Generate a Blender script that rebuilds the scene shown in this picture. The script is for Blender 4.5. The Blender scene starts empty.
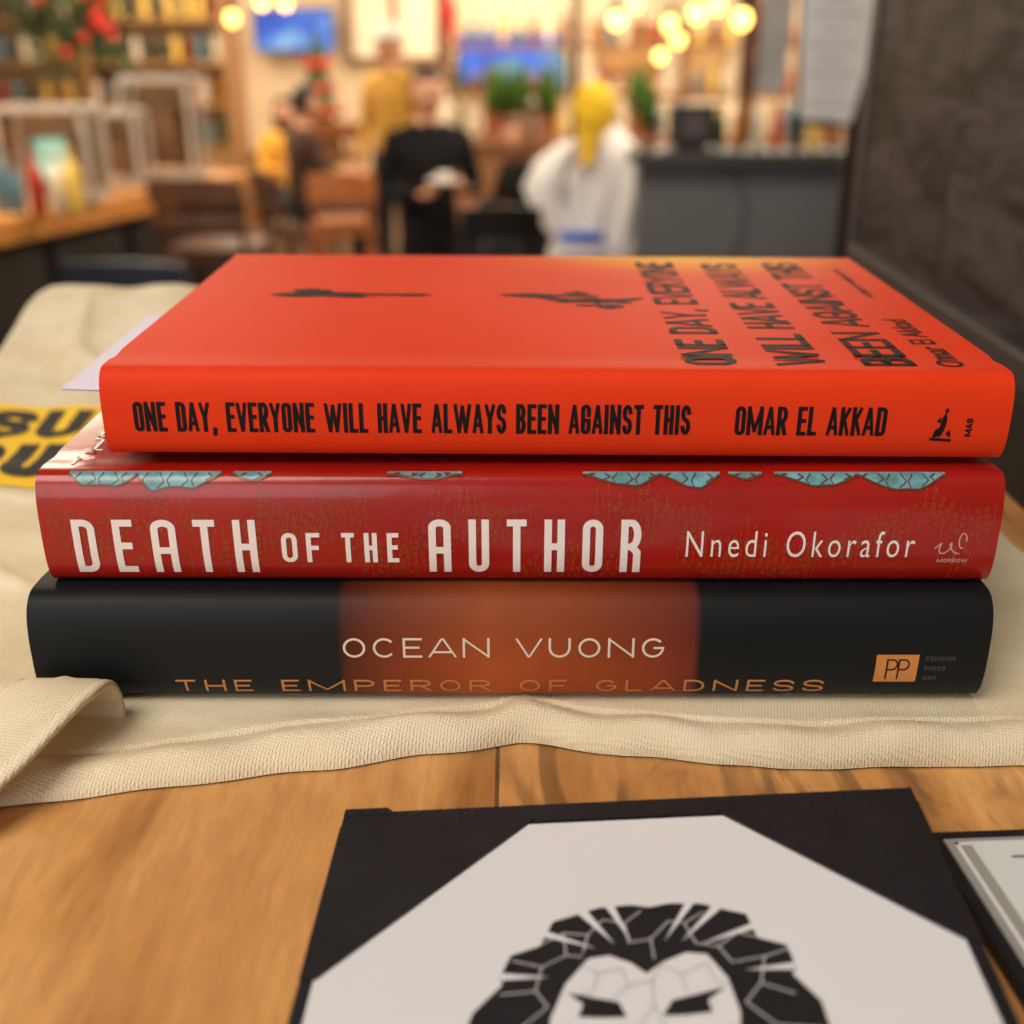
import bpy, bmesh, math, random
from mathutils import Vector, Matrix, noise
random.seed(7)
sc = bpy.context.scene
try:
    sc.view_settings.view_transform = 'Standard'
    sc.view_settings.look = 'None'
    sc.view_settings.exposure = 0.0
except Exception: pass

CZ = 1.90            # eye height above main floor
TZ = CZ - 0.163      # table top
PF = TZ - 0.75       # raised seating platform floor

# ---------------------------------------------------------------- helpers
def S(r, g, b):
    def f(c):
        c /= 255.0
        return c/12.92 if c <= .04045 else ((c+.055)/1.055)**2.4
    return (f(r), f(g), f(b))

def nm(t, n, **kw):
    nd = t.nodes.new(n)
    for k, v in kw.items(): setattr(nd, k, v)
    return nd

def base_mat(name):
    m = bpy.data.materials.new(name); m.use_nodes = True
    t = m.node_tree
    return m, t, t.nodes['Principled BSDF']

def pmat(name, col, rough=.6, var=.12, scale=15, bump=0, bscale=300, metal=0, emit=0, ecol=None, spec=.5, stretch=(1,1,1), col2=None, coat=0, trans=0):
    m, t, b = base_mat(name)
    tc = nm(t, 'ShaderNodeTexCoord'); mp = nm(t, 'ShaderNodeMapping')
    mp.inputs['Scale'].default_value = stretch
    t.links.new(tc.outputs['Object'], mp.inputs['Vector'])
    n = nm(t, 'ShaderNodeTexNoise'); n.inputs['Scale'].default_value = scale; n.inputs['Detail'].default_value = 5
    t.links.new(mp.outputs[0], n.inputs['Vector'])
    r = nm(t, 'ShaderNodeValToRGB')
    c2 = col2 if col2 else tuple(min(1, c*(1+var)) for c in col)
    c1 = tuple(c*(1-var) for c in col)
    r.color_ramp.elements[0].position = .3; r.color_ramp.elements[0].color = (*c1, 1)
    r.color_ramp.elements[1].position = .7; r.color_ramp.elements[1].color = (*c2, 1)
    t.links.new(n.outputs['Fac'], r.inputs[0]); t.links.new(r.outputs[0], b.inputs['Base Color'])
    b.inputs['Roughness'].default_value = rough; b.inputs['Metallic'].default_value = metal
    b.inputs['Specular IOR Level'].default_value = spec
    b.inputs['Coat Weight'].default_value = coat
    b.inputs['Transmission Weight'].default_value = trans
    if emit:
        if ecol: b.inputs['Emission Color'].default_value = (*ecol, 1)
        else: t.links.new(r.outputs[0], b.inputs['Emission Color'])
        b.inputs['Emission Strength'].default_value = emit
    if bump:
        n2 = nm(t, 'ShaderNodeTexNoise'); n2.inputs['Scale'].default_value = bscale
        t.links.new(mp.outputs[0], n2.inputs['Vector'])
        bp = nm(t, 'ShaderNodeBump'); bp.inputs['Strength'].default_value = bump; bp.inputs['Distance'].default_value = .0005
        t.links.new(n2.outputs['Fac'], bp.inputs['Height']); t.links.new(bp.outputs[0], b.inputs['Normal'])
    return m

class MB:
    def __init__(s): s.v=[]; s.f=[]; s.m=[]; s.s=[]
    def add(s, vs, fs, m=0, smooth=False):
        o=len(s.v); s.v += [tuple(v) for v in vs]
        for f in fs: s.f.append([i+o for i in f]); s.m.append(m); s.s.append(smooth)
    def box(s, c, sz, m=0, rz=0, rot=None):
        R = rot if rot else Matrix.Rotation(rz,3,'Z')
        vs=[]
        for x in (-.5,.5):
            for y in (-.5,.5):
                for z in (-.5,.5):
                    vs.append(Vector(c)+R@Vector((x*sz[0],y*sz[1],z*sz[2])))
        s.add(vs,[(0,1,3,2),(4,6,7,5),(0,4,5,1),(2,3,7,6),(0,2,6,4),(1,5,7,3)],m)
    def cyl(s,p0,p1,r0,r1=None,m=0,seg=16,smooth=True):
        if r1 is None: r1=r0
        p0=Vector(p0);p1=Vector(p1); d=(p1-p0).normalized()
        a=d.orthogonal().normalized(); b=d.cross(a)
        vs=[]
        for p,r in((p0,r0),(p1,r1)):
            for i in range(seg):
                t=2*math.pi*i/seg; vs.append(p+r*(math.cos(t)*a+math.sin(t)*b))
        s.add(vs,[(i,(i+1)%seg,seg+(i+1)%seg,seg+i) for i in range(seg)],m,smooth)
        s.add(vs[:seg],[tuple(range(seg))[::-1]],m); s.add(vs[seg:],[tuple(range(seg))],m)
    def sph(s,c,r,m=0,seg=16,rings=10,fn=None):
        if not hasattr(r,'__len__'): r=(r,r,r)
        vs=[];fs=[]
        for j in range(rings+1):
            ph=math.pi*j/rings
            for i in range(seg):
                th=2*math.pi*i/seg
                p=Vector((math.sin(ph)*math.cos(th),math.sin(ph)*math.sin(th),math.cos(ph)))
                if fn: p=fn(p)
                vs.append((c[0]+p.x*r[0],c[1]+p.y*r[1],c[2]+p.z*r[2]))
        for j in range(rings):
            for i in range(seg):
                fs.append((j*seg+i,(j+1)*seg+i,(j+1)*seg+(i+1)%seg,j*seg+(i+1)%seg))
        s.add(vs,fs,m,True)
    def loft(s,rings,m=0,close=True,caps=True):
        n=len(rings[0]); vs=[p for r in rings for p in r]; fs=[]
        for j in range(len(rings)-1):
            for i in range(n if close else n-1):
                fs.append((j*n+i,j*n+(i+1)%n,(j+1)*n+(i+1)%n,(j+1)*n+i))
        s.add(vs,fs,m,True)
        if caps:
            s.add(rings[0],[tuple(range(n))[::-1]],m); s.add(rings[-1],[tuple(range(n))],m)
    def obj(s,name,mats,loc=(0,0,0),rot=(0,0,0),bevel=0,parent=None,sharp=40,bseg=2):
        me=bpy.data.meshes.new(name); me.from_pydata(s.v,[],s.f)
        for m in mats: me.materials.append(m)
        me.polygons.foreach_set('material_index',s.m); me.polygons.foreach_set('use_smooth',s.s)
        me.update()
        try: me.set_sharp_from_angle(angle=math.radians(sharp))
        except Exception: pass
        o=bpy.data.objects.new(name,me); sc.collection.objects.link(o)
        o.location=loc; o.rotation_euler=rot
        if bevel:
            b=o.modifiers.new('b','BEVEL'); b.width=bevel; b.segments=bseg; b.limit_method='ANGLE'
        if parent: o.parent=parent
        return o

# ---------------------------------------------------------------- stroke lettering
def arc(cx,cy,rx,ry,a0,a1,n=10):
    return [(cx+rx*math.cos(math.radians(a0+(a1-a0)*i/n)),cy+ry*math.sin(math.radians(a0+(a1-a0)*i/n))) for i in range(n+1)]
def glyph(c,asp,style=0):
    ry=min(.5,.5*asp*1.0); rx=.5
    if c=='O' or c=='0': return [[(0,.5)]+arc(.5,1-ry,rx,ry,180,0)+arc(.5,ry,rx,ry,0,-180)+[(0,.5)]]
    if c=='C': return [[(1,.68)]+arc(.5,1-ry,rx,ry,0,180)+arc(.5,ry,rx,ry,180,360)+[(1,.32)]] if asp<.8 else [arc(.5,.5,.5,.5,48,312,24)]
    if c=='G': return [[(1,.68)]+arc(.5,1-ry,rx,ry,0,180)+arc(.5,ry,rx,ry,180,360)+[(1,.46),(.55,.46)]] if asp<.8 else [arc(.5,.5,.5,.5,48,360,24)+[(.6,.5)]]
    if c=='D': return [[(0,0),(0,1)]+arc(.5,1-ry,rx,ry,90,0)+arc(.5,ry,rx,ry,0,-90)+[(0,0)]]
    if c=='A':
        if style: return [[(0,0)]+arc(.5,1-ry*.7,rx,ry*.7,180,0)+[(1,0)],[(0,.42),(1,.42)]]
        return [[(-.06,0),(.46,1)],[(.54,1),(1.06,0)],[(.16,.26),(.84,.26)]]
    if c=='B': return [[(0,0),(0,1)]+arc(.5,.76,.42,.24,90,-90)+[(0,.52)],[(.4,.52)]+arc(.5,.26,.5,.26,90,-90)+[(0,0)]]
    if c=='E': return [[(1,1),(0,1),(0,0),(1,0)],[(0,.52),(.85,.52)]]
    if c=='F': return [[(1,1),(0,1),(0,0)],[(0,.5),(.85,.5)]]
    if c=='H': return [[(0,0),(0,1)],[(1,0),(1,1)],[(0,.5),(1,.5)]]
    if c=='I' or c=='1': return [[(.5,0),(.5,1)]]
    if c=='K': return [[(0,0),(0,1)],[(1,1),(.08,.42)],[(.35,.58),(1.04,0)]]
    if c=='L': return [[(0,1),(0,0),(1,0)]]
    if c=='M': return [[(0,0),(0,1)],[(0,1),(.5,.12)],[(.5,.12),(1,1)],[(1,1),(1,0)]]
    if c=='N': return [[(0,0),(0,1)],[(0,1),(1,0)],[(1,0),(1,1)]]
    if c=='P': return [[(0,0),(0,1)]+arc(.55,.74,.45,.26,90,-90)+[(0,.48)]]
    if c=='R': return [[(0,0),(0,1)]+arc(.55,.75,.45,.25,90,-90)+[(0,.5)],[(.5,.5),(1.03,0)]] if not style else [[(0,0),(0,1)]+arc(.5,.75,.5,.25,90,-90)+[(0,.5)],[(.55,.5),(1,.38),(1,0)]]
    if c=='S': return [arc(.5,.75,.5,.25,10,270,16)+arc(.5,.25,.5,.25,90,-170,16)[1:]]
    if c=='T': return [[(0,1),(1,1)],[(.5,0),(.5,1)]]
    if c=='U': return [[(0,1)]+arc(.5,ry,rx,ry,180,360)+[(1,1)]]
    if c=='V': return [[(-.06,1),(.47,0)],[(.53,0),(1.06,1)]]
    if c=='W': return [[(-.02,1),(.24,0)],[(.26,0),(.5,.95)],[(.5,.95),(.74,0)],[(.76,0),(1.02,1)]]
    if c=='X': return [[(0,0),(1,1)],[(0,1),(1,0)]]
    if c=='Y': return [[(-.06,1),(.5,.42)],[(.5,.42),(1.06,1)],[(.5,.45),(.5,0)]]
    if c==',': return [[(.6,.02),(.2,-.15)]]
    return []
REL={'I':.02,'1':.05,'M':1.9,'W':2.35,'N':1.22,'E':.84,'F':.82,'L':.8,'T':.95,' ':.5,',':.2,'A':1.15,'Y':1.1,'V':1.1}
def strip(pts,sw,step):
    P=[]
    for p in pts:
        p=Vector(p)
        if not P or (P[-1]-p).length>1e-7: P.append(p)
    if len(P)<2: return [],[]
    closed=(P[0]-P[-1]).length<1e-6
    pieces=[[P[0]]]
    for i in range(1,len(P)):
        pieces[-1].append(P[i])
        if i<len(P)-1:
            d1=(P[i]-P[i-1]).normalized(); d2=(P[i+1]-P[i]).normalized()
            if d1.dot(d2)<.45: pieces.append([P[i]])
    if len(pieces)>1: closed=False
    V=[];F=[]
    for Q in pieces:
        if not closed:
            Q=list(Q); Q[0]=Q[0]-(Q[1]-Q[0]).normalized()*sw*.5; Q[-1]=Q[-1]+(Q[-1]-Q[-2]).normalized()*sw*.5
        offs=[]
        for i in range(len(Q)):
            if closed and i in(0,len(Q)-1): a=Q[-2];b=Q[0];c=Q[1]
            else: a=Q[max(i-1,0)];b=Q[i];c=Q[min(i+1,len(Q)-1)]
            d1=(b-a) if (b-a).length>1e-9 else (c-b); d2=(c-b) if (c-b).length>1e-9 else (b-a)
            d1=d1.normalized(); d2=d2.normalized()
            n1=Vector((-d1.y,d1.x)); n2=Vector((-d2.y,d2.x)); n=(n1+n2).normalized()
            offs.append(n/max(.7,n.dot(n1))*sw*.5)
        for i in range(len(Q)-1):
            L=(Q[i+1]-Q[i]).length; k=max(1,int(L/step))
            for j in range(k+1):
                t=j/k; p=Q[i].lerp(Q[i+1],t); o=offs[i].lerp(offs[i+1],t)
                V += [p+o,p-o]
                if j>0: n=len(V); F.append((n-4,n-3,n-1,n-2))
    return V,F
def letter(mb,text,x0,x1,y0,y1,sw,fn,m=0,gap=.16,style=0,step=.0008):
    H=y1-y0; g=gap*H+sw
    rel=[REL.get(c,1) for c in text]
    wl=((x1-x0)-sw-(len(text)-1)*g)/sum(rel)
    x=x0+sw/2
    for c,r in zip(text,rel):
        w=wl*r
        for pl in glyph(c,w/(H-sw) if r>.1 else .5,style):
            pts=[(x+p[0]*w,y0+sw/2+p[1]*(H-sw)) for p in pl]
            diag=c in 'AVWMNKXY' and len(pl)==2 and abs(pl[0][0]-pl[1][0])>.05 and abs(pl[0][1]-pl[1][1])>.05
            vs,fs=strip(pts,sw*(.82 if diag else 1),step)
            if c!=',': vs=[Vector((v.x,min(max(v.y,y0),y1))) for v in vs]
            mb.add([fn(v.x,v.y) for v in vs],fs,m)
        x+=w+g
def font_poly(mb,body,x0,x1,y0,y1,fn,m=0,off=0,cuts=8,sp=1.0):
    cu=bpy.data.curves.new('t','FONT'); cu.body=body; cu.offset=off; cu.resolution_u=4; cu.space_character=sp
    o=bpy.data.objects.new('t',cu); sc.collection.objects.link(o)
    dg=bpy.context.evaluated_depsgraph_get(); me=bpy.data.meshes.new_from_object(o.evaluated_get(dg))
    bm=bmesh.new(); bm.from_mesh(me)
    if bm.verts:
        ys=[v.co.y for v in bm.verts]; xs=[v.co.x for v in bm.verts]
        a,b,c,d=min(xs),max(xs),min(ys),max(ys)
        for i in range(1,cuts):
            yy=c+(d-c)*i/cuts
            bmesh.ops.bisect_plane(bm,geom=bm.verts[:]+bm.edges[:]+bm.faces[:],plane_co=(0,yy,0),plane_no=(0,1,0))
        bm.verts.index_update()
        vs=[fn(x0+(v.co.x-a)/(b-a)*(x1-x0),y0+(v.co.y-c)/(d-c)*(y1-y0)) for v in bm.verts]
        mb.add(vs,[[v.index for v in f.verts] for f in bm.faces],m)
    bm.free(); bpy.data.objects.remove(o); bpy.data.curves.remove(cu); bpy.data.meshes.remove(me)

# ---------------------------------------------------------------- books
def spine_y(z,T,b,n):
    k=min(1,abs(2*z/T-1)); return b*(1-(1-k**n)**(1/n))
def book(name,L,W,T,b,n,jacket,boards,pages,loc,rot=(0,0,0),hinge=.0006):
    mb=MB(); N=36
    prof=[(W,0),(W*.6,0),(b+.014,0),(b+.009,hinge),(b+.004,0)]
    for k in range(N+1):
        a=-math.pi/2+math.pi*k/N
        ca=max(0,math.cos(a)); sa=math.sin(a)
        prof.append((b*(1-ca**(2/n)),T/2+T/2*math.copysign(abs(sa)**(2/n),sa)))
    prof+=[(b+.004,T),(b+.009,T-hinge),(b+.014,T),(W*.6,T),(W,T)]
    th=.0024
    inn=[]
    for i,(y,z) in enumerate(prof):
        if y>=b-1e-6 and (z<T*.2 or z>T*.8): inn.append((y,th if z<T/2 else T-th))
        else:
            cy,cz=b+.002,T/2; s=1-th/max(.001,math.hypot(y-cy,z-cz)); inn.append((cy+(y-cy)*s,cz+(z-cz)*min(s,1-2*th/T)))
    n_=len(prof); xs=[-L/2,L/2]
    V=[(x,y,z) for x in xs for y,z in prof]; mb.add(V,[(i,n_+i,n_+i+1,i+1) for i in range(n_-1)],0,True)
    V=[(x,y,z) for x in xs for y,z in inn]; mb.add(V,[(i+1,n_+i+1,n_+i,i) for i in range(n_-1)],1,True)
    for x in xs:
        V=[(x,y,z) for y,z in prof]+[(x,y,z) for y,z in inn]
        mb.add(V,[(i,i+1,n_+i+1,n_+i) for i in range(n_-1)],0)
    for e in (0,n_-1):
        V=[(-L/2,*prof[e]),(L/2,*prof[e]),(L/2,*inn[e]),(-L/2,*inn[e])]; mb.add(V,[(0,1,2,3)],0)
    pin=.003; pr=[]
    for k in range(13):
        a=-math.pi/2+math.pi*k/12; pr.append((b+.004-(b*.5)*math.cos(a),T/2+(T/2-th)*math.sin(a)))
    pr=[(W-pin,th)]+pr+[(W-pin,T-th)]
    k=len(pr); V=[(x,y,z) for x in(-L/2+pin,L/2-pin) for y,z in pr]
    mb.add(V,[(i,(i+1)%k,k+(i+1)%k,k+i) for i in range(k)]+[tuple(range(k)),tuple(range(2*k-1,k-1,-1))],2)
    return mb.obj(name,[jacket,boards,pages],loc,rot,sharp=35)
def spine_fn(T,b,n,eps=.00012):
    def f(x,z):
        zz=min(max(z,.0002),T-.0002); y=spine_y(zz,T,b,n)
        dz=.0002; dy=(spine_y(min(zz+dz,T),T,b,n)-spine_y(max(zz-dz,0),T,b,n))/(2*dz)
        nrm=Vector((0,-1,dy)).normalized()
        return (x,y+nrm.y*eps,zz+nrm.z*eps)
    return f

pages=pmat('page_paper',S(232,222,200),.9,.1,60,stretch=(.05,.05,60))
boards_dk=pmat('board_dark',S(35,30,30),.8)
def jacket_orange():
    m,t,b=base_mat('orange_jacket')
    tc=nm(t,'ShaderNodeTexCoord')
    mp=nm(t,'ShaderNodeMapping'); mp.inputs['Location'].default_value=(-.052/.085,-.158/.055,-.0215/.05); mp.inputs['Scale'].default_value=(1/.085,1/.055,1/.05)
    t.links.new(tc.outputs['Object'],mp.inputs[0])
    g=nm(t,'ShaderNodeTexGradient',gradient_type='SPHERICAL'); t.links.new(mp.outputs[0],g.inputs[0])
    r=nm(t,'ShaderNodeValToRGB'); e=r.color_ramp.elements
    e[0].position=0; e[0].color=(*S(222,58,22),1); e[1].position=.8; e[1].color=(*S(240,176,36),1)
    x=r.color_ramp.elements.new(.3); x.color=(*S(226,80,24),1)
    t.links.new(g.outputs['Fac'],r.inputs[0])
    n=nm(t,'ShaderNodeTexNoise'); n.inputs['Scale'].default_value=30
    t.links.new(tc.outputs['Object'],n.inputs['Vector'])
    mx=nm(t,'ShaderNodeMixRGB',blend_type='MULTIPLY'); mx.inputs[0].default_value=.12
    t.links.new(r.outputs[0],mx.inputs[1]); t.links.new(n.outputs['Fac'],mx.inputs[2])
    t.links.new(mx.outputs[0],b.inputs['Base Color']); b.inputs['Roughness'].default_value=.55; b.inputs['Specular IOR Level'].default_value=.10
    n2=nm(t,'ShaderNodeTexNoise'); n2.inputs['Scale'].default_value=2500
    t.links.new(tc.outputs['Object'],n2.inputs['Vector'])
    bp=nm(t,'ShaderNodeBump'); bp.inputs['Strength'].default_value=.12; bp.inputs['Distance'].default_value=.0002
    t.links.new(n2.outputs['Fac'],bp.inputs['Height']); t.links.new(bp.outputs[0],b.inputs['Normal'])
    return m
def jacket_black():
    m,t,b=base_mat('black_jacket_with_glow_print')
    tc=nm(t,'ShaderNodeTexCoord'); sp=nm(t,'ShaderNodeSeparateXYZ'); t.links.new(tc.outputs['Object'],sp.inputs[0])
    mr=nm(t,'ShaderNodeMapRange'); mr.inputs[1].default_value=-.118; mr.inputs[2].default_value=.118
    t.links.new(sp.outputs['X'],mr.inputs[0])
    r=nm(t,'ShaderNodeValToRGB'); e=r.color_ramp.elements
    bk=S(20,23,24)
    def px(X): return (X+.118)/.236
    e[0].position=px(-.0425); e[0].color=(*bk,1); e[1].position=px(.0468); e[1].color=(*bk,1)
    for X,c in((-.0405,S(80,36,20)),(-.028,S(126,56,28)),(-.005,S(166,80,38)),(.02,S(146,66,30)),(.036,S(130,54,30)),(.0452,S(108,44,34))):
        q=r.color_ramp.elements.new(px(X)); q.color=(*c,1)
    t.links.new(mr.outputs[0],r.inputs[0])
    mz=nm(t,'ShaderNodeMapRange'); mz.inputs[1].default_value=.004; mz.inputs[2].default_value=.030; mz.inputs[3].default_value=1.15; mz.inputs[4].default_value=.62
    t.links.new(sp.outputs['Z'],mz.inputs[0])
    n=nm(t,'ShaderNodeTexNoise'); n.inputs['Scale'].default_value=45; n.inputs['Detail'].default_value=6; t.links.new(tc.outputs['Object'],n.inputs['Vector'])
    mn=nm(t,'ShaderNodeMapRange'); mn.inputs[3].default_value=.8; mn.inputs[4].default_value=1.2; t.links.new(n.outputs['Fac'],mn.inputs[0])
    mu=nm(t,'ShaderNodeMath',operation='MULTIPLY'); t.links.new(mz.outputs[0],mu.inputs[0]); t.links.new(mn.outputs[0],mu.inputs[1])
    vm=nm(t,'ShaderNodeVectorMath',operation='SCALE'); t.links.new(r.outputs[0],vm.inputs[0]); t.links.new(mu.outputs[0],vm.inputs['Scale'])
    t.links.new(vm.outputs[0],b.inputs['Base Color']); b.inputs['Roughness'].default_value=.55; b.inputs['Specular IOR Level'].default_value=.22
    return m
J1=jacket_orange()
J2=pmat('red_glossy_jacket',S(152,24,16),.24,.14,25,bump=.1,bscale=250,coat=.15,spec=.35)
J3=jacket_black()
ink=pmat('black_ink',S(22,17,17),.6,spec=.15); white_ink=pmat('white_ink',S(232,222,218),.35,.05)
cream_ink=pmat('cream_ink',S(222,206,190),.5,.05); gold_ink=pmat('gold_ink',S(196,128,66),.45,.1)
olive=pmat('olive_gold_ink',S(146,72,30),.3,.1); teal=pmat('teal_ink',S(96,148,154),.3,.35,300)
dim=pmat('dim_grey_ink',S(66,62,58),.5)

bT3,bb3,bn3=.0295,.0085,2.8
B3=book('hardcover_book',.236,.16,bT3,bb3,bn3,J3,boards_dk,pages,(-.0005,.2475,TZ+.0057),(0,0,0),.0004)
bT2,bb2,bn2=.0289,.006,3.0
B2=book('hardcover_book',.2325,.16,bT2,bb2,bn2,J2,boards_dk,pages,(.0018,.2550,TZ+.0354),(0,0,math.radians(-.2)),.0005)
bT1,bb1,bn1=.0218,.0058,2.8
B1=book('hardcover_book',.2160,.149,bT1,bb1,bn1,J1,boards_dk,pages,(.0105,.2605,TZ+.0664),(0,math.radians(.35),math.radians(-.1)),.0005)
# --- lettering top book
f=spine_fn(bT1,bb1,bn1); X=.0105
mb=MB()
letter(mb,'ONE DAY, EVERYONE WILL HAVE ALWAYS BEEN AGAINST THIS',-.0900-X,.0424-X,.0068,.0142,.00098,f,gap=.045)
letter(mb,'OMAR EL AKKAD',.0530-X,.0890-X,.0068,.0140,.00098,f,gap=.045)
def poly(mb,pts,fn,m=0,n=1):
    mb.add([fn(*p) for p in pts],[tuple(range(len(pts)))],m)
for pts in ([(.1005,.006),(.1028,.0065),(.1036,.0085),(.1022,.0092),(.1008,.008)],
            [(.1022,.0092),(.1036,.0085),(.1040,.0115),(.1034,.0135),(.1026,.012)],
            [(.1040,.0072),(.1056,.0060),(.1052,.0085)],[(.0998,.0052),(.1060,.0048),(.1058,.0056),(.0998,.0060)],
            [(.1010,.0108),(.1024,.0104),(.1022,.0122)],[(.1034,.0128),(.1042,.0140),(.1038,.0148),(.1030,.0142)]):
    poly(mb,[(.1+(a-.1)*.85-X,.009+(b-.009)*.85) for a,b in pts],f)
letter(mb,'MAS',-.0112,-.0066,-.1096+X,-.1080+X,.0004,lambda a,b: f(-b,.0180+a),gap=.1)
def f1(a,bx): return (bx,a,bT1+.00012)
Rl=[('ONE DAY, EVERYONE',.0545,.138),('WILL HAVE ALWAYS',.0762,.136),('BEEN AGAINST THIS',.0975,.138)]
for tx,bx,ye in Rl:
    letter(mb,tx,.0080,ye,0,.0128,.0021,(lambda bx_: lambda u,v: f1(u,bx_-X-v))(bx),gap=.05,step=.004)
font_poly(mb,'Omar El Akkad',.0075,.056,0,.0066,lambda u,v: f1(u,.1093-X-v),off=.012,cuts=1)
letter(mb,'AUTHOR OF AMERICAN WAR',.085,.128,0,.0022,.0005,lambda u,v: f1(u,.1093-X-v),gap=.2,step=.004)
def blob(mb,cx,cy,lx,ly,fn,seed,m=0,n=36,spk=.5):
    pts=[]
    for i in range(n):
        a=2*math.pi*i/n; r=1+spk*noise.noise(Vector((math.cos(a)*1.6+seed,math.sin(a)*1.6,seed)))*1.4
        r*= (.45+.55*abs(math.cos(a))**1.5)
        pts.append((cx+lx*r*math.cos(a),cy+ly*r*math.sin(a)))
    c=fn(cx,cy); o=[fn(*p) for p in pts]
    mb.add([c]+o,[(0,1+i,1+(i+1)%n) for i in range(n)],m)
g1=lambda x,y:(x-X,y,bT1+.00013)
blob(mb,-.057,.084,.013,.0060,g1,1.3); blob(mb,-.036,.084,.015,.0026,g1,4.2); blob(mb,-.061,.088,.006,.007,g1,2.2)
blob(mb,.022,.078,.015,.0050,g1,7.1,spk=.9); blob(mb,.014,.084,.010,.003,g1,9.4,spk=.9); blob(mb,.030,.078,.010,.004,g1,3.4,spk=.9); blob(mb,.026,.071,.006,.005,g1,6.4,spk=.9); blob(mb,.020,.088,.004,.003,g1,2.4,spk=.9)
mb.obj('lettering',[ink],parent=B1)
mb=MB()
for z,o in((.0085,1),(.0082,-1)):
    q=[(-.1285,.0285,z),(-.100,.0265,z),(-.098,.118,z),(-.1300,.113,z)]; mb.add(q,[(0,1,2,3)[::o]],0)
mb.obj('bookmark_slip',[pmat('lilac_paper',S(214,206,226),.7,.05)],parent=B1)

# --- lettering middle book
X=.0018; f=spine_fn(bT2,bb2,bn2,.00022); fl=spine_fn(bT2,bb2,bn2,.0001)
mb=MB()
letter(mb,'DEATH',-.1068-X,-.0622-X,.0034,.0178,.0018,f,0,gap=.30,style=1)
letter(mb,'OF',-.0562-X,-.0468-X,.0064,.0144,.0012,f,0,gap=.28,style=1)
letter(mb,'THE',-.0415-X,-.0276-X,.0064,.0144,.0012,f,0,gap=.30,style=1)
letter(mb,'AUTHOR',-.0203-X,.0314-X,.0036,.0180,.0018,f,0,gap=.30,style=1)
font_poly(mb,'Nnedi',.0424-X,.0620-X,.0080,.0150,f,0,off=-.004,sp=1.3)
font_poly(mb,'Okorafor',.0668-X,.0980-X,.0080,.0150,f,0,off=-.004,sp=1.3)
vs,fs=strip([(.1030+.0024*t*1.5+.0007*math.sin(t*9)-X,.0105+.0014*math.sin(t*7.5)) for t in [i/30*1.5 for i in range(31)]],.00034,.0005)
mb.add([f(v.x,v.y) for v in vs],fs,4)
vs,fs=strip([(.1095+.0009*math.cos(t)-X,.0125+.0020*math.sin(t)) for t in [i/20*5 for i in range(21)]],.00034,.0005)
mb.add([f(v.x,v.y) for v in vs],fs,4)
letter(mb,'MORROW',.1040-X,.1115-X,.0066,.0077,.0002,f,4,gap=.2)
letter(mb,'THE',.008,.036,0,.0045,.0009,lambda u,v:(-.1035-X-v,u,bT2+.0002),0,gap=.2,step=.004)
random.seed(3)
for k in range(24):
    cx=-.113+.0099*k+random.uniform(-.002,.002); cz=random.uniform(.004,.022); d=random.choice((-1,1))
    for row in range(random.randint(4,6)):
        nd=random.randint(7,12)
        for j in range(nd):
            t=(j/(nd-1)-.5)*2
            x=cx+t*.0085; z=cz+row*.0019-.005+d*.004*(t*t)-d*.0015*t*2
            if not(.0012<z<bT2-.003) or abs(x)>.1145: continue
            if random.random()<.5: pl=[(x,z),(x,z+.0011)]
            else: pl=[(x+.0004*math.cos(a),z+.00055+.00055*math.sin(a)) for a in [i*math.pi/4 for i in range(9)]]
            vs,fs=strip(pl,.0002,.001); mb.add([fl(v.x,v.y) for v in vs],fs,1)
def topfn(e):
    ff=spine_fn(bT2,bb2,bn2,e)
    return lambda x,s: ff(x,bT2-.0003+s)
tf=topfn(.00014); tf2=topfn(.00026)
def dep(a,b,dn,x):
    t=(x-a)/(b-a); return dn*min(1,t*(5 if a*1000%2>1 else 2.2),(1-t)*3.2)*(.9+.45*noise.noise(Vector((x*120,dn*900,1))))
for (a,b,dn) in ((-.1065,-.090,.0028),(-.0905,-.070,.0032),(-.067,-.058,.0014),(-.03,-.012,.0008),(.017,.036,.0024),(.035,.050,.0030),(.052,.060,.0010),(.063,.083,.0026),(.0825,.104,.0030)):
    n=40; V=[];F=[]
    for i in range(n+1):
        x=a+(b-a)*i/n; dd=max(.0002,dep(a,b,dn,x))
        for j in range(6): V.append(tf(x-X,-dd*(1-j/5)+.0001*(j/5)))
    for i in range(n):
        for j in range(5): F.append((i*6+j,(i+1)*6+j,(i+1)*6+j+1,i*6+j+1))
    mb.add(V,F,2)
    vs,fs=strip([(a+(b-a)*t/30-X,-max(.0002,dep(a,b,dn,a+(b-a)*t/30))-.0002) for t in range(31)],.0004,.001); mb.add([tf2(v.x,v.y) for v in vs],fs,3)
    nn=int((b-a)/.0026)
    for q in range(1,nn):
        x=a+(b-a)*q/nn; dd=max(.0004,dep(a,b,dn,x)); vs,fs=strip([(x-X,-.0002),(x-X+.0011*(-1)**q,-dd*.5),(x-X-.0005,-dd*.95)],.00026,.0006); mb.add([tf2(v.x,v.y) for v in vs],fs,3)
mb.obj('lettering',[white_ink,olive,teal,pmat('dark_red_ink',S(96,50,28),.3),pmat('faint_pink_ink',S(200,150,142),.4)],parent=B2)

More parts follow.
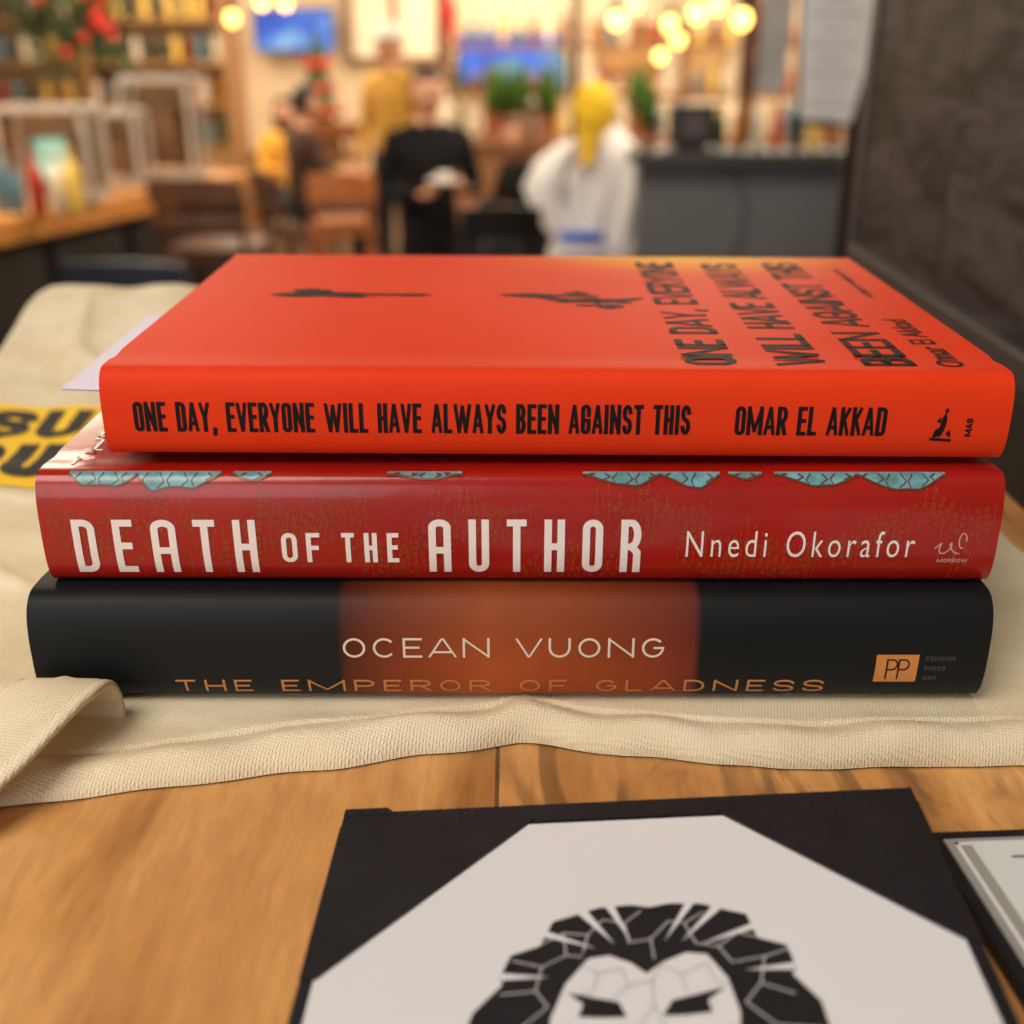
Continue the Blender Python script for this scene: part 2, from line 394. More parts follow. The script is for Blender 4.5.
# --- lettering bottom book
X=-.0005; f=spine_fn(bT3,bb3,bn3)
mb=MB()
letter(mb,'OCEAN',-.0416-X,-.0055-X,.0138,.0192,.0006,f,0,gap=.34)
letter(mb,'VUONG',.0012-X,.0374-X,.0138,.0192,.0006,f,0,gap=.34)
letter(mb,'THE EMPEROR OF GLADNESS',-.084-X,.078-X,.0031,.0072,.0006,f,1,gap=.55,step=.0004)
V=[];F=[]
for i in range(9):
    for j in range(2): V.append(f(.0900-X+.0105*j,.0066+.0080*i/8))
mb.add(V,[(2*i,2*i+1,2*i+3,2*i+2) for i in range(8)],1)
f2=spine_fn(bT3,bb3,bn3,.00025)
letter(mb,'P',.0926-X,.0955-X,.0076,.0134,.0004,f2,2,gap=.1); letter(mb,'P',.0955-X,.0984-X,.0076,.0134,.0004,f2,2,gap=.1)
for i in range(3): letter(mb,('PENGUIN','PRESS','BOOKS')[i],.1022-X,.1095-X-.002*i,.0128-.0028*i,.0141-.0028*i,.00022,f,3,gap=.2)
mb.obj('lettering',[cream_ink,gold_ink,ink,dim],parent=B3)

# ---------------------------------------------------------------- tote bag
def ss(a,b,x):
    t=max(0,min(1,(x-a)/(b-a))); return t*t*(3-2*t)
FP=[(-.26,.196),(-.15,.205),(-.1066,.2150),(-.0765,.2215),(-.0428,.2280),(-.0197,.2338),(.002,.2385),(.021,.2345),(.063,.2278),(.09,.2285),(.121,.2292),(.2,.2275)]
def front(x):
    if x<=FP[0][0]: return FP[0][1]
    for (a,b),(c,d) in zip(FP,FP[1:]):
        if x<=c:
            t=(x-a)/(c-a); t=t*t*(3-2*t)*.5+t*.5; return b+(d-b)*t+.0012*noise.noise(Vector((x*60,0,0)))
    return FP[-1][1]
def back(x): return .615-.16*ss(-.10,.02,x)
XL=-.250
def XR(v): return .195-.03*ss(.1,.5,v)
def Hraw(x,y,d):
    base=.0052
    out=max(ss(-.121,-.150,x), ss(.412,.45,y), ss(.122,.15,x), ss(.246,.238,y)*.5)
    nz=noise.noise(Vector((x*16,y*16,1.7)))*.0035+noise.noise(Vector((x*42,y*30,5.1)))*.0022+noise.noise(Vector((x*90,y*90,2.1)))*.0006
    z=base+out*(nz+.001)
    z+=.007*ss(-.125,-.18,x)*ss(.24,.33,y)
    z+=.024*ss(.50,.60,y)*ss(.03,-.06,x)
    z+=.004*math.exp(-((x-.155)/.02)**2)*ss(.25,.32,y)
    for (ax,ay,dx,dy,amp,w) in ((-.13,.30,-1,.5,.0028,.004),(-.13,.36,-1,.15,.0022,.003),(-.13,.26,-1,.05,.0025,.004),(-.15,.46,-.6,.8,.003,.005),(-.20,.50,-.2,1,.0025,.004)):
        L=math.hypot(dx,dy); px,py=x-ax,y-ay; al=(px*dx+py*dy)/L; pe=(px*-dy+py*dx)/L
        z+=out*amp*math.exp(-(pe/w)**2)*ss(0,.02,al)*ss(.12,.07,al)
    if y<.30 and d<.03:
        z+=.0010*math.exp(-((d-.0065)/.003)**2)-.0014*math.exp(-((d-.0120)/.0008)**2)
        z+=.0016*math.exp(-((x-.002)/.006)**2)*math.exp(-((d-.006)/.008)**2)
        z+=.0006*math.sin(x*210)*math.exp(-((d-.006)/.006)**2)
    return z
def Hh(x,y):
    dF=y-front(x)
    d=max(0,min(dF,back(x)-y,x-XL,.2-x)); e=min(d/.0055,1)
    return max(.0006,Hraw(x,y,dF)*math.sqrt(max(0,1-(1-e)**2)))
mb=MB(); NU,NV=260,320
V=[]
def tp(u,v):
    vv=v**1.6
    xr=XR(vv); x=XL+(xr-XL)*u
    fy=front(x); y=fy+(back(x)-fy)*vv
    dF=y-fy; d=max(0,min(dF,back(x)-y,x-XL,xr-x)); e=min(d/.0055,1)
    return (x,y,TZ+max(.0005,Hraw(x,y,dF)*math.sqrt(max(0,1-(1-e)**2))))
for i in range(NU+1):
    for j in range(NV+1): V.append(tp(i/NU,j/NV))
mb.add(V,[(i*(NV+1)+j,(i+1)*(NV+1)+j,(i+1)*(NV+1)+j+1,i*(NV+1)+j+1) for i in range(NU) for j in range(NV)],0,True)
def canvas():
    m,t,b=base_mat('cotton_canvas')
    tc=nm(t,'ShaderNodeTexCoord')
    n=nm(t,'ShaderNodeTexNoise'); n.inputs['Scale'].default_value=40; n.inputs['Detail'].default_value=6; t.links.new(tc.outputs['Object'],n.inputs['Vector'])
    r=nm(t,'ShaderNodeValToRGB'); r.color_ramp.elements[0].position=.3; r.color_ramp.elements[0].color=(*S(230,212,178),1); r.color_ramp.elements[1].position=.7; r.color_ramp.elements[1].color=(*S(246,232,202),1)
    t.links.new(n.outputs['Fac'],r.inputs[0])
    mp=nm(t,'ShaderNodeMapping'); mp.inputs['Rotation'].default_value=(0,0,.2); t.links.new(tc.outputs['Object'],mp.inputs[0])
    w=[]
    for d in('X','Y'):
        a=nm(t,'ShaderNodeTexWave',bands_direction=d); a.inputs['Scale'].default_value=400; a.inputs['Distortion'].default_value=2.2; a.inputs['Detail'].default_value=2; a.inputs['Detail Scale'].default_value=1.5
        t.links.new(mp.outputs[0],a.inputs['Vector']); w.append(a)
    mu=nm(t,'ShaderNodeMath',operation='MULTIPLY'); t.links.new(w[0].outputs['Fac'],mu.inputs[0]); t.links.new(w[1].outputs['Fac'],mu.inputs[1])
    mx=nm(t,'ShaderNodeMixRGB',blend_type='MULTIPLY'); mx.inputs[0].default_value=.32
    ra=nm(t,'ShaderNodeMapRange'); ra.inputs[3].default_value=.55; t.links.new(mu.outputs[0],ra.inputs[0])
    t.links.new(r.outputs[0],mx.inputs[1]); t.links.new(ra.outputs[0],mx.inputs[2]); t.links.new(mx.outputs[0],b.inputs['Base Color'])
    bp=nm(t,'ShaderNodeBump'); bp.inputs['Strength'].default_value=.6; bp.inputs['Distance'].default_value=.0004
    t.links.new(mu.outputs[0],bp.inputs['Height']); t.links.new(bp.outputs[0],b.inputs['Normal'])
    b.inputs['Roughness'].default_value=.95; b.inputs['Specular IOR Level'].default_value=.15
    return m
CV=canvas()
tote=mb.obj('canvas_tote_bag',[CV],sharp=80)
P=[(-.1070,.2450,.0035,.0112),(-.1072,.2435,.010,.0114),(-.1080,.2400,.0155,.0118),(-.1098,.233,.0172,.0122),(-.1140,.224,.0160,.0126),(-.1200,.214,.0125,.0128),(-.1280,.204,.0085,.013),(-.1370,.194,.0050,.013),(-.150,.182,.0028,.013),(-.168,.168,.0022,.013)]
mb=MB(); rings=[]
def cr(p0,p1,p2,p3,t):
    return tuple(.5*((2*p1[i])+(-p0[i]+p2[i])*t+(2*p0[i]-5*p1[i]+4*p2[i]-p3[i])*t*t+(-p0[i]+3*p1[i]-3*p2[i]+p3[i])*t**3) for i in range(4))
Q=[]
for i in range(len(P)-1):
    a=P[max(i-1,0)];b=P[i];c=P[i+1];d=P[min(i+2,len(P)-1)]
    for k in range(8): Q.append(cr(a,b,c,d,k/8))
Q.append(P[-1])
th=.0012
for i,p in enumerate(Q):
    a=Vector(Q[max(i-1,0)][:3]);c=Vector(Q[min(i+1,len(Q)-1)][:3]); T=(c-a).normalized()
    W=Vector((1,-.1,.05)); W=(W-W.dot(T)*T).normalized(); N=W.cross(T)
    if N.dot(Vector((0,-.3,1)))<0: N=-N
    ring=[]
    prof=[(-1,0),(-.98,.8),(-.85,1),(-.80,.6),(-.72,1.1),(-.2,1.2),(0,1.6),(.2,1.2),(.72,1.1),(.80,.6),(.85,1),(.98,.8),(1,0),(.95,-1),(0,-1),(-.95,-1)]
    for u,h in prof: ring.append(Vector(p[:3])+Vector((0,0,TZ+.001))+W*p[3]*u+N*th*h)
    rings.append(ring)
mb.loft(rings,0); mb.obj('strap',[CV],parent=tote,sharp=80)
mb=MB(); LC=[(-.214,.372),(-.142,.378),(-.152,.472),(-.226,.470)]
def lab(u,v,e=.0006):
    a=Vector(LC[0]).lerp(Vector(LC[1]),u); b=Vector(LC[3]).lerp(Vector(LC[2]),u); p=a.lerp(b,v); return (p.x,p.y,TZ+Hh(p.x,p.y)+e)
n=24; V=[lab(i/n,j/n) for i in range(n+1) for j in range(n+1)]
mb.add(V,[(i*(n+1)+j,(i+1)*(n+1)+j,(i+1)*(n+1)+j+1,i*(n+1)+j+1) for i in range(n) for j in range(n)],0,True)
l2=lambda u,v: lab(u,v,.0010)
letter(mb,'CUK',.12,.94,.08,.48,.10,l2,1,gap=.12,step=.03)
letter(mb,'SEX'.replace('E','U'),.12,.96,.56,.92,.09,l2,1,gap=.10,step=.03)
mb.obj('printed_label',[pmat('yellow_print',S(240,194,34),.8,.06),pmat('black_print',S(30,28,26),.8)],parent=tote)

# ---------------------------------------------------------------- table
def table_mat():
    m,t,b=base_mat('honey_maple_planks')
    tc=nm(t,'ShaderNodeTexCoord'); sp=nm(t,'ShaderNodeSeparateXYZ'); t.links.new(tc.outputs['Object'],sp.inputs[0])
    ad=nm(t,'ShaderNodeMath',operation='ADD'); ad.inputs[1].default_value=.004+1.3; t.links.new(sp.outputs['X'],ad.inputs[0])
    dv=nm(t,'ShaderNodeMath',operation='DIVIDE'); dv.inputs[1].default_value=.13; t.links.new(ad.outputs[0],dv.inputs[0])
    fl=nm(t,'ShaderNodeMath',operation='FLOOR'); fr=nm(t,'ShaderNodeMath',operation='FRACT')
    t.links.new(dv.outputs[0],fl.inputs[0]); t.links.new(dv.outputs[0],fr.inputs[0])
    cb=nm(t,'ShaderNodeCombineXYZ'); t.links.new(fl.outputs[0],cb.inputs[2])
    ml=nm(t,'ShaderNodeVectorMath',operation='SCALE'); ml.inputs['Scale'].default_value=3.7; t.links.new(cb.outputs[0],ml.inputs[0])
    va=nm(t,'ShaderNodeVectorMath',operation='ADD'); t.links.new(tc.outputs['Object'],va.inputs[0]); t.links.new(ml.outputs[0],va.inputs[1])
    mp=nm(t,'ShaderNodeMapping'); mp.inputs['Scale'].default_value=(1,.2,1); t.links.new(va.outputs[0],mp.inputs[0])
    n=nm(t,'ShaderNodeTexNoise'); n.inputs['Scale'].default_value=20; n.inputs['Detail'].default_value=8; n.inputs['Distortion'].default_value=2.0; t.links.new(mp.outputs[0],n.inputs['Vector'])
    r=nm(t,'ShaderNodeValToRGB'); e=r.color_ramp.elements
    e[0].position=.30; e[0].color=(*S(158,104,54),1); e[1].position=.70; e[1].color=(*S(226,170,104),1)
    x=r.color_ramp.elements.new(.5); x.color=(*S(204,146,84),1)
    t.links.new(n.outputs['Fac'],r.inputs[0])
    n2=nm(t,'ShaderNodeTexNoise'); n2.inputs['Scale'].default_value=420; n2.inputs['Detail'].default_value=4; t.links.new(mp.outputs[0],n2.inputs['Vector'])
    mr=nm(t,'ShaderNodeMapRange'); mr.inputs[1].default_value=.35; mr.inputs[2].default_value=.65; mr.inputs[3].default_value=.86; mr.inputs[4].default_value=1.05; t.links.new(n2.outputs['Fac'],mr.inputs[0])
    wn=nm(t,'ShaderNodeTexWhiteNoise',noise_dimensions='1D'); t.links.new(fl.outputs[0],wn.inputs['W'])
    m2=nm(t,'ShaderNodeMapRange'); m2.inputs[3].default_value=.85; m2.inputs[4].default_value=1.06; t.links.new(wn.outputs['Value'],m2.inputs[0])
    s1=nm(t,'ShaderNodeMath',operation='GREATER_THAN'); s1.inputs[1].default_value=.008; t.links.new(fr.outputs[0],s1.inputs[0])
    m3=nm(t,'ShaderNodeMapRange'); m3.inputs[3].default_value=.25; t.links.new(s1.outputs[0],m3.inputs[0])
    mp2=nm(t,'ShaderNodeMapping'); mp2.inputs['Scale'].default_value=(1,.32,1); mp2.inputs['Rotation'].default_value=(0,0,.45); t.links.new(va.outputs[0],mp2.inputs[0])
    n4=nm(t,'ShaderNodeTexNoise'); n4.inputs['Scale'].default_value=42; n4.inputs['Detail'].default_value=5; n4.inputs['Distortion'].default_value=2.2; t.links.new(mp2.outputs[0],n4.inputs['Vector'])
    m4=nm(t,'ShaderNodeMapRange'); m4.inputs[1].default_value=.53; m4.inputs[2].default_value=.64; m4.inputs[3].default_value=1; m4.inputs[4].default_value=.5; t.links.new(n4.outputs['Fac'],m4.inputs[0])
    gx=nm(t,'ShaderNodeMapRange'); gx.inputs[1].default_value=-.03; gx.inputs[2].default_value=.0; t.links.new(sp.outputs['X'],gx.inputs[0])
    mxx=nm(t,'ShaderNodeMix'); mxx.inputs[2].default_value=1.0
    t.links.new(gx.outputs[0],mxx.inputs[0]); t.links.new(m4.outputs[0],mxx.inputs[3])
    pr=mr.outputs[0]
    for o in(m2.outputs[0],m3.outputs[0],mxx.outputs[0]):
        mu=nm(t,'ShaderNodeMath',operation='MULTIPLY'); t.links.new(pr,mu.inputs[0]); t.links.new(o,mu.inputs[1]); pr=mu.outputs[0]
    vm=nm(t,'ShaderNodeVectorMath',operation='SCALE'); t.links.new(r.outputs[0],vm.inputs[0]); t.links.new(pr,vm.inputs['Scale'])
    t.links.new(vm.outputs[0],b.inputs['Base Color']); b.inputs['Roughness'].default_value=.36
    return m
TM=table_mat()
mb=MB(); mb.box((-.0375,.13,TZ-.02),(.455,.98,.04),0)
tbl=mb.obj('dining_table',[TM],bevel=.004,bseg=3)
mb=MB(); blk=pmat('black_metal',S(28,27,27),.45,metal=.6)
mb.cyl((-.0375,.13,PF+.02),(-.0375,.13,TZ-.04),.035,m=0); mb.box((-.0375,.13,PF+.0125),(.38,.5,.022),0); mb.box((-.0375,.13,TZ-.046),(.3,.4,.011),0)
mb.obj('pedestal',[blk],bevel=.003,parent=tbl)

# ---------------------------------------------------------------- check presenter
def leather():
    m,t,b=base_mat('black_leatherette'); tc=nm(t,'ShaderNodeTexCoord')
    n=nm(t,'ShaderNodeTexNoise'); n.inputs['Scale'].default_value=90; t.links.new(tc.outputs['Object'],n.inputs['Vector'])
    r=nm(t,'ShaderNodeValToRGB'); r.color_ramp.elements[0].color=(*S(16,17,20),1); r.color_ramp.elements[1].color=(*S(34,35,39),1); t.links.new(n.outputs['Fac'],r.inputs[0]); t.links.new(r.outputs[0],b.inputs['Base Color'])
    mp=nm(t,'ShaderNodeMapping'); mp.inputs['Rotation'].default_value=(0,0,.75); t.links.new(tc.outputs['Object'],mp.inputs[0])
    w=nm(t,'ShaderNodeTexWave'); w.inputs['Scale'].default_value=300; w.inputs['Distortion'].default_value=3; w.inputs['Detail Scale'].default_value=2; t.links.new(mp.outputs[0],w.inputs['Vector'])
    bp=nm(t,'ShaderNodeBump'); bp.inputs['Strength'].default_value=.45; bp.inputs['Distance'].default_value=.0003; t.links.new(w.outputs['Fac'],bp.inputs['Height']); t.links.new(bp.outputs[0],b.inputs['Normal'])
    b.inputs['Roughness'].default_value=.5; b.inputs['Specular IOR Level'].default_value=.3
    return m
LE=leather()
paper=pmat('white_card',S(214,214,218),.7,.02,8)
mblk=pmat('black_card_print',S(30,30,33),.6,.25,90,spec=.2); grey=pmat('grey_print',S(112,112,114),.6)
P0=Vector((-.036,.203,TZ+.006)); U=Vector((.1197,-.003,.009)).normalized(); Vd=Vector((-.038,-1,0)).normalized(); Nn=Vd.cross(U).normalized()
if Nn.z<0: Nn=-Nn
W=.1202; HT=.215
def PM(u,v,h=0): return P0+U*u+Vd*v+Nn*h
mb=MB()
def slab(pts,h0,h1,m,totable=False):
    n=len(pts); top=[PM(u,v,h1) for u,v in pts]
    bot=[(PM(u,v,h1).x,PM(u,v,h1).y,TZ+.0006) if totable else PM(u,v,h0) for u,v in pts]
    mb.add(top+bot,[tuple(range(n))]+[tuple(range(2*n-1,n-1,-1))]+[(i,n+i,n+(i+1)%n,(i+1)%n) for i in range(n)],m)
slab([(.002,0),(W-.002,0),(W,.002),(W,HT),(0,HT),(0,.002)],0,0,0,True)
slab([(0,0),(W,0),(W,.0055),(0,.0055)],0,.0007,0)
slab([(0,.0055),(.0022,.0055),(.0022,HT),(0,HT)],0,.0007,0); slab([(W-.0022,.0055),(W,.0055),(W,HT),(W-.0022,HT)],0,.0007,0)
slab([(0,-.0012),(.009,-.0012),(.0115,.001),(0,.001)],-.0015,.0009,0)
slab([(.0025,.0062),(W-.0025,.0062),(W-.0025,HT-.006),(.0025,HT-.006)],.0001,.0005,1)
slab([(.0,.005),(.041,.005),(.0030,.047),(.0,.047)],.0005,.0012,0)
slab([(.079,.005),(W,.005),(W,.045),(W-.0030,.043)],.0005,.0012,0)
slab([(.0,HT-.005),(.0,HT-.047),(.0030,HT-.047),(.041,HT-.005)],.0005,.0012,0)
slab([(W,HT-.005),(.079,HT-.005),(W-.0030,HT-.043),(W,HT-.045)],.0005,.0012,0)
Q0=Vector((.0885,.200,TZ)); QU=Vector((.997,.055,0)).normalized(); QV=Vector((.075,-.997,0)).normalized()
def QM(u,v,h): p=Q0+QU*u+QV*v; return (p.x,p.y,TZ+h)
def qslab(pts,h0,h1,m):
    n=len(pts); mb.add([QM(u,v,h1) for u,v in pts]+[QM(u,v,h0) for u,v in pts],[tuple(range(n)),tuple(range(2*n-1,n-1,-1))]+[(i,n+i,n+(i+1)%n,(i+1)%n) for i in range(n)],m)
qslab([(0,0),(.088,0),(.088,HT),(0,HT)],.0006,.004,0)
qslab([(.0025,.003),(.086,.003),(.086,HT-.01),(.0025,HT-.01)],.0041,.0046,3)
qslab([(.0042,.0045),(.084,.0045),(.084,.0052),(.0042,.0052)],.0046,.0049,1)
qslab([(.0042,.0045),(.0050,.0045),(.0050,.19),(.0042,.19)],.0046,.0049,1)
qslab([(.0075,.0045),(.082,.0045),(.082,.15),(.0075,.15)],.0047,.0050,5)
for i in range(12): qslab([(.014,.0095+.008*i),(.040+.02*((i*7)%3)/2,.0095+.008*i),(.040+.02*((i*7)%3)/2,.0101+.008*i),(.014,.0101+.008*i)],.0050,.0052,4)
cp=mb.obj('check_presenter',[LE,paper,mblk,pmat('clear_vinyl',S(150,148,144),.2,.1),grey,pmat('receipt_paper',S(206,210,210),.6,.03)],sharp=30)
mb=MB(); AU=.0632; AV=.0318
def LM(a,b,h=.0006): return PM(AU+a-.10*b,AV+b,h)
half=[(.0095,.0),(.0150,.0022),(.0178,.0032),(.0195,.0092),(.0245,.0112),(.0258,.0165),(.0250,.0180),(.0292,.0240),(.0305,.032),(.028,.041),(.025,.050),(.018,.058),(.010,.066)]
out=[(0,.0004),(.0035,-.0004)]+half+[(0,.070)]+[(-a,b) for a,b in reversed(half)]+[(-.0035,-.0004)]
mb.add([LM(0,.030)]+[LM(a,b) for a,b in out],[(0,1+i,1+(i+1)%len(out)) for i in range(len(out))],0)
fh=[(.0028,.0142),(.0068,.0122),(.0105,.0128),(.0140,.0185),(.0158,.0260),(.0150,.038),(.0100,.047),(.0060,.056)]
fo=[(0,.0168)]+fh+[(0,.058)]+[(-a,b) for a,b in reversed(fh)]
mb.add([LM(0,.030,.0007)]+[LM(a,b,.0007) for a,b in fo],[(0,1+i,1+(i+1)%len(fo)) for i in range(len(fo))],1)
for s in(-1,1):
    for pts in ([(.0030,.0262),(.0045,.0230),(.0135,.0205),(.0105,.0232),(.0112,.0258),(.0068,.0262)],
                [(.0000,.0465),(.0050,.0440),(.0060,.0475),(.0015,.0515)],
                [(.0015,.0300),(.0028,.0300),(.0045,.0420),(.0025,.0420)]):
        mb.add([LM(s*a,b,.0008) for a,b in pts],[tuple(range(len(pts)))],0)
    for pts in ([(.0068,-.0006),(.0084,-.0002),(.0030,.0092)],[(.0118,.0006),(.0136,.0013),(.0060,.0096)],
                [(.0185,.0058),(.0190,.0072),(.0092,.0105)],
                [(.0258,.0155),(.0254,.0172),(.0170,.0168)]):
        mb.add([LM(s*a,b,.0008) for a,b in pts],[tuple(range(3))],1)
random.seed(21)
CR=[[(-.019,.009),(-.0155,.0065),(-.011,.0072),(-.0085,.0035),(-.0045,.0045),(-.0015,.0015)],[(-.0045,.0045),(-.0035,.0095),(.0005,.0088),(.0035,.0045),(.0065,.0052)],
    [(.0005,.0088),(.0012,.0135)],[(.0065,.0052),(.0098,.0025)],[(.0065,.0052),(.0085,.0102),(.0125,.0112),(.0160,.0080),(.0190,.0092)],[(.0125,.0112),(.0148,.0150),(.0205,.0140),(.0245,.0125)],
    [(-.0155,.0065),(-.0145,.0120),(-.0185,.0145),(-.0240,.0128)],[(-.0145,.0120),(-.0115,.0125)],[(-.0185,.0145),(-.0190,.0200),(-.0250,.0205)],[(-.0190,.0200),(-.0165,.0235),(-.0215,.0290),(-.0285,.0275)],
    [(.0205,.0140),(.0195,.0200),(.0250,.0225)],[(.0195,.0200),(.0168,.0240),(.0215,.0290),(.0290,.0300)],[(-.011,.0072),(-.0115,.0115)]]
for pl in CR:
    vs,fs=strip(pl,.00020,.01); mb.add([LM(v.x,v.y,.0009) for v in vs],fs,1)
CF=[[(-.012,.0140),(-.0085,.0165),(-.0090,.0205),(-.0125,.0215)],[(-.0085,.0165),(-.0045,.0155),(-.0030,.0195),(-.0055,.0225)],[(-.0030,.0195),(.0010,.0185),(.0025,.0150)],[(.0010,.0185),(.0015,.0240),(-.0010,.0285)],
    [(.0025,.0150),(.0060,.0175),(.0105,.0150)],[(.0060,.0175),(.0070,.0215)],[(.0105,.0150),(.0120,.0195),(.0145,.0200)],[(.0015,.0240),(.0040,.0300),(.0090,.0310),(.0145,.0290)],[(-.0010,.0285),(-.0070,.0300),(-.0140,.0280)]]
for pl in CF:
    vs,fs=strip(pl,.00014,.01); mb.add([LM(v.x,v.y,.0009) for v in vs],fs,2)
mb.obj('lion_emblem',[mblk,paper,grey],parent=cp)

# ---------------------------------------------------------------- room shell
wallm=pmat('warm_plaster',S(222,200,168),.9,.06,2); ceilm=pmat('ceiling_paint',S(190,175,150),.9,.05,2)
floorm=pmat('dark_floor_boards',S(96,66,44),.5,.3,6,stretch=(6,.5,1))
def dark_planks():
    m,t,b=base_mat('charcoal_wood_planks'); tc=nm(t,'ShaderNodeTexCoord'); sp=nm(t,'ShaderNodeSeparateXYZ'); t.links.new(tc.outputs['Object'],sp.inputs[0])
    dv=nm(t,'ShaderNodeMath',operation='DIVIDE'); dv.inputs[1].default_value=.19; t.links.new(sp.outputs['Y'],dv.inputs[0])
    fr=nm(t,'ShaderNodeMath',operation='FRACT'); t.links.new(dv.outputs[0],fr.inputs[0])
    fl=nm(t,'ShaderNodeMath',operation='FLOOR'); t.links.new(dv.outputs[0],fl.inputs[0])
    cb=nm(t,'ShaderNodeCombineXYZ'); t.links.new(fl.outputs[0],cb.inputs[0])
    va=nm(t,'ShaderNodeVectorMath',operation='ADD'); t.links.new(tc.outputs['Object'],va.inputs[0]); t.links.new(cb.outputs[0],va.inputs[1])
    mp=nm(t,'ShaderNodeMapping'); mp.inputs['Scale'].default_value=(1,.25,1); mp.inputs['Rotation'].default_value=(.6,0,0); t.links.new(va.outputs[0],mp.inputs[0])
    n=nm(t,'ShaderNodeTexNoise'); n.inputs['Scale'].default_value=55; n.inputs['Detail'].default_value=8; n.inputs['Distortion'].default_value=.8; t.links.new(mp.outputs[0],n.inputs['Vector'])
    r=nm(t,'ShaderNodeValToRGB'); r.color_ramp.elements[0].position=.36; r.color_ramp.elements[0].color=(*S(26,23,25),1); r.color_ramp.elements[1].position=.66; r.color_ramp.elements[1].color=(*S(80,75,78),1); t.links.new(n.outputs['Fac'],r.inputs[0])
    g=nm(t,'ShaderNodeMath',operation='GREATER_THAN'); g.inputs[1].default_value=.03; t.links.new(fr.outputs[0],g.inputs[0])
    m3=nm(t,'ShaderNodeMapRange'); m3.inputs[3].default_value=.3; t.links.new(g.outputs[0],m3.inputs[0])
    vm=nm(t,'ShaderNodeVectorMath',operation='SCALE'); t.links.new(r.outputs[0],vm.inputs[0]); t.links.new(m3.outputs[0],vm.inputs['Scale'])
    t.links.new(vm.outputs[0],b.inputs['Base Color']); b.inputs['Roughness'].default_value=.55; b.inputs['Specular IOR Level'].default_value=.3
    bp=nm(t,'ShaderNodeBump'); bp.inputs['Strength'].default_value=.4; bp.inputs['Distance'].default_value=.001; t.links.new(n.outputs['Fac'],bp.inputs['Height']); t.links.new(bp.outputs[0],b.inputs['Normal'])
    return m
DP=dark_planks()
def one(name,c,s,m,bevel=0,rz=0):
    mb=MB(); mb.box((0,0,0),s,0); return mb.obj(name,[m],loc=c,rot=(0,0,rz),bevel=bevel)
one('floor',(0,5.5,-.05),(13,18,.1),floorm); one('ceiling',(0,5.5,3.65),(13,18,.1),ceilm)
one('wall_back',(0,14.05,1.8),(13,.1,3.6),wallm); one('wall_left',(-6.05,5.5,1.8),(.1,17,3.6),wallm); one('wall_right',(6.05,5.5,1.8),(.1,17,3.6),wallm)
one('baseboard_back',(0,13.98,.06),(12,.03,.12),pmat('brown_trim',S(80,52,34),.6))
one('floor_platform',(0,-.6,PF/2),(3.2,3.4,PF),floorm)
mb=MB(); mb.box((.305,.2,PF+.95),(.05,1.50,1.9),0)
mb.box((.277,.2,TZ-.009),(.008,1.49,.018),1); mb.box((.276,.2,TZ-.4),(.006,1.49,.76),2); mb.box((.305,.957,PF+.95),(.056,.018,1.9),1)
mb.obj('wall_partition',[DP,pmat('dark_trim',S(66,64,66),.4),pmat('black_wainscot',S(20,19,20),.6)],bevel=.001)
sl=pmat('slate_paint',S(98,102,108),.7,.10,3)
mb=MB(); mb.box((2.1,4.76,.70),(3.2,.2,1.40),0); mb.box((2.1,4.74,1.43),(3.26,.3,.05),1)
V=[(.78+.14*math.cos(t),4.64,1.2+.22*math.sin(t)) for t in [i*math.pi/14-math.pi/2 for i in range(15)]]
for a,b in zip(V,V[1:]): mb.cyl(a,b,.005,m=1,seg=8)
mb.obj('wall_slate_divider',[sl,pmat('slate_cap',S(62,62,64),.5)],bevel=.004)

def PX(x,y,Y):
    r=(512-y)/1150; s,c=.3891,.9212; t=(s-r*c)/(c+r*s); d=Y*(c+s*t); return (x-512)/1150*d, CZ-t*Y

woodL=pmat('honey_bar_wood',S(218,150,80),.35,.15,8,stretch=(1,6,1)); woodM=pmat('chair_oak',S(160,94,48),.5,.2,12); woodD=pmat('chair_walnut',S(84,50,32),.5,.2,12)
bdark=pmat('bar_front_black',S(34,31,30),.6,.2,6)
A=Vector((-3.35,2.9)); B=Vector((-1.67,7.35)); d=(B-A).normalized(); ang=math.atan2(d.y,d.x); L=(B-A).length
mb=MB()
mb.box((L/2,.38,1.045),(L+.1,.80,.055),0); mb.box((L/2,.03,1.0),(L+.1,.06,.10),0); mb.box((L/2,.42,.51),(L-.05,.62,1.02),1)
for i in range(8): mb.box((.3+i*.62,.09,.50),(.5,.03,.8),1)
mb.box((L-.03,.38,.51),(.06,.7,1.02),1)
mb.cyl((0,.02,.2),(L,.02,.2),.02,m=2)
mb.obj('bar_counter',[woodL,bdark,pmat('brass_rail',S(170,130,70),.3,metal=1)],loc=(A.x,A.y,0),rot=(0,0,ang),bevel=.006)
whitef=pmat('white_plastic_frame',S(186,176,166),.5,.05); tealg=pmat('lit_teal_glass',S(140,190,176),.2,.35,12,emit=.45); glass=pmat('case_glass',S(120,92,68),.15,.35,9)
china=pmat('white_china',S(235,232,228),.3,.03)
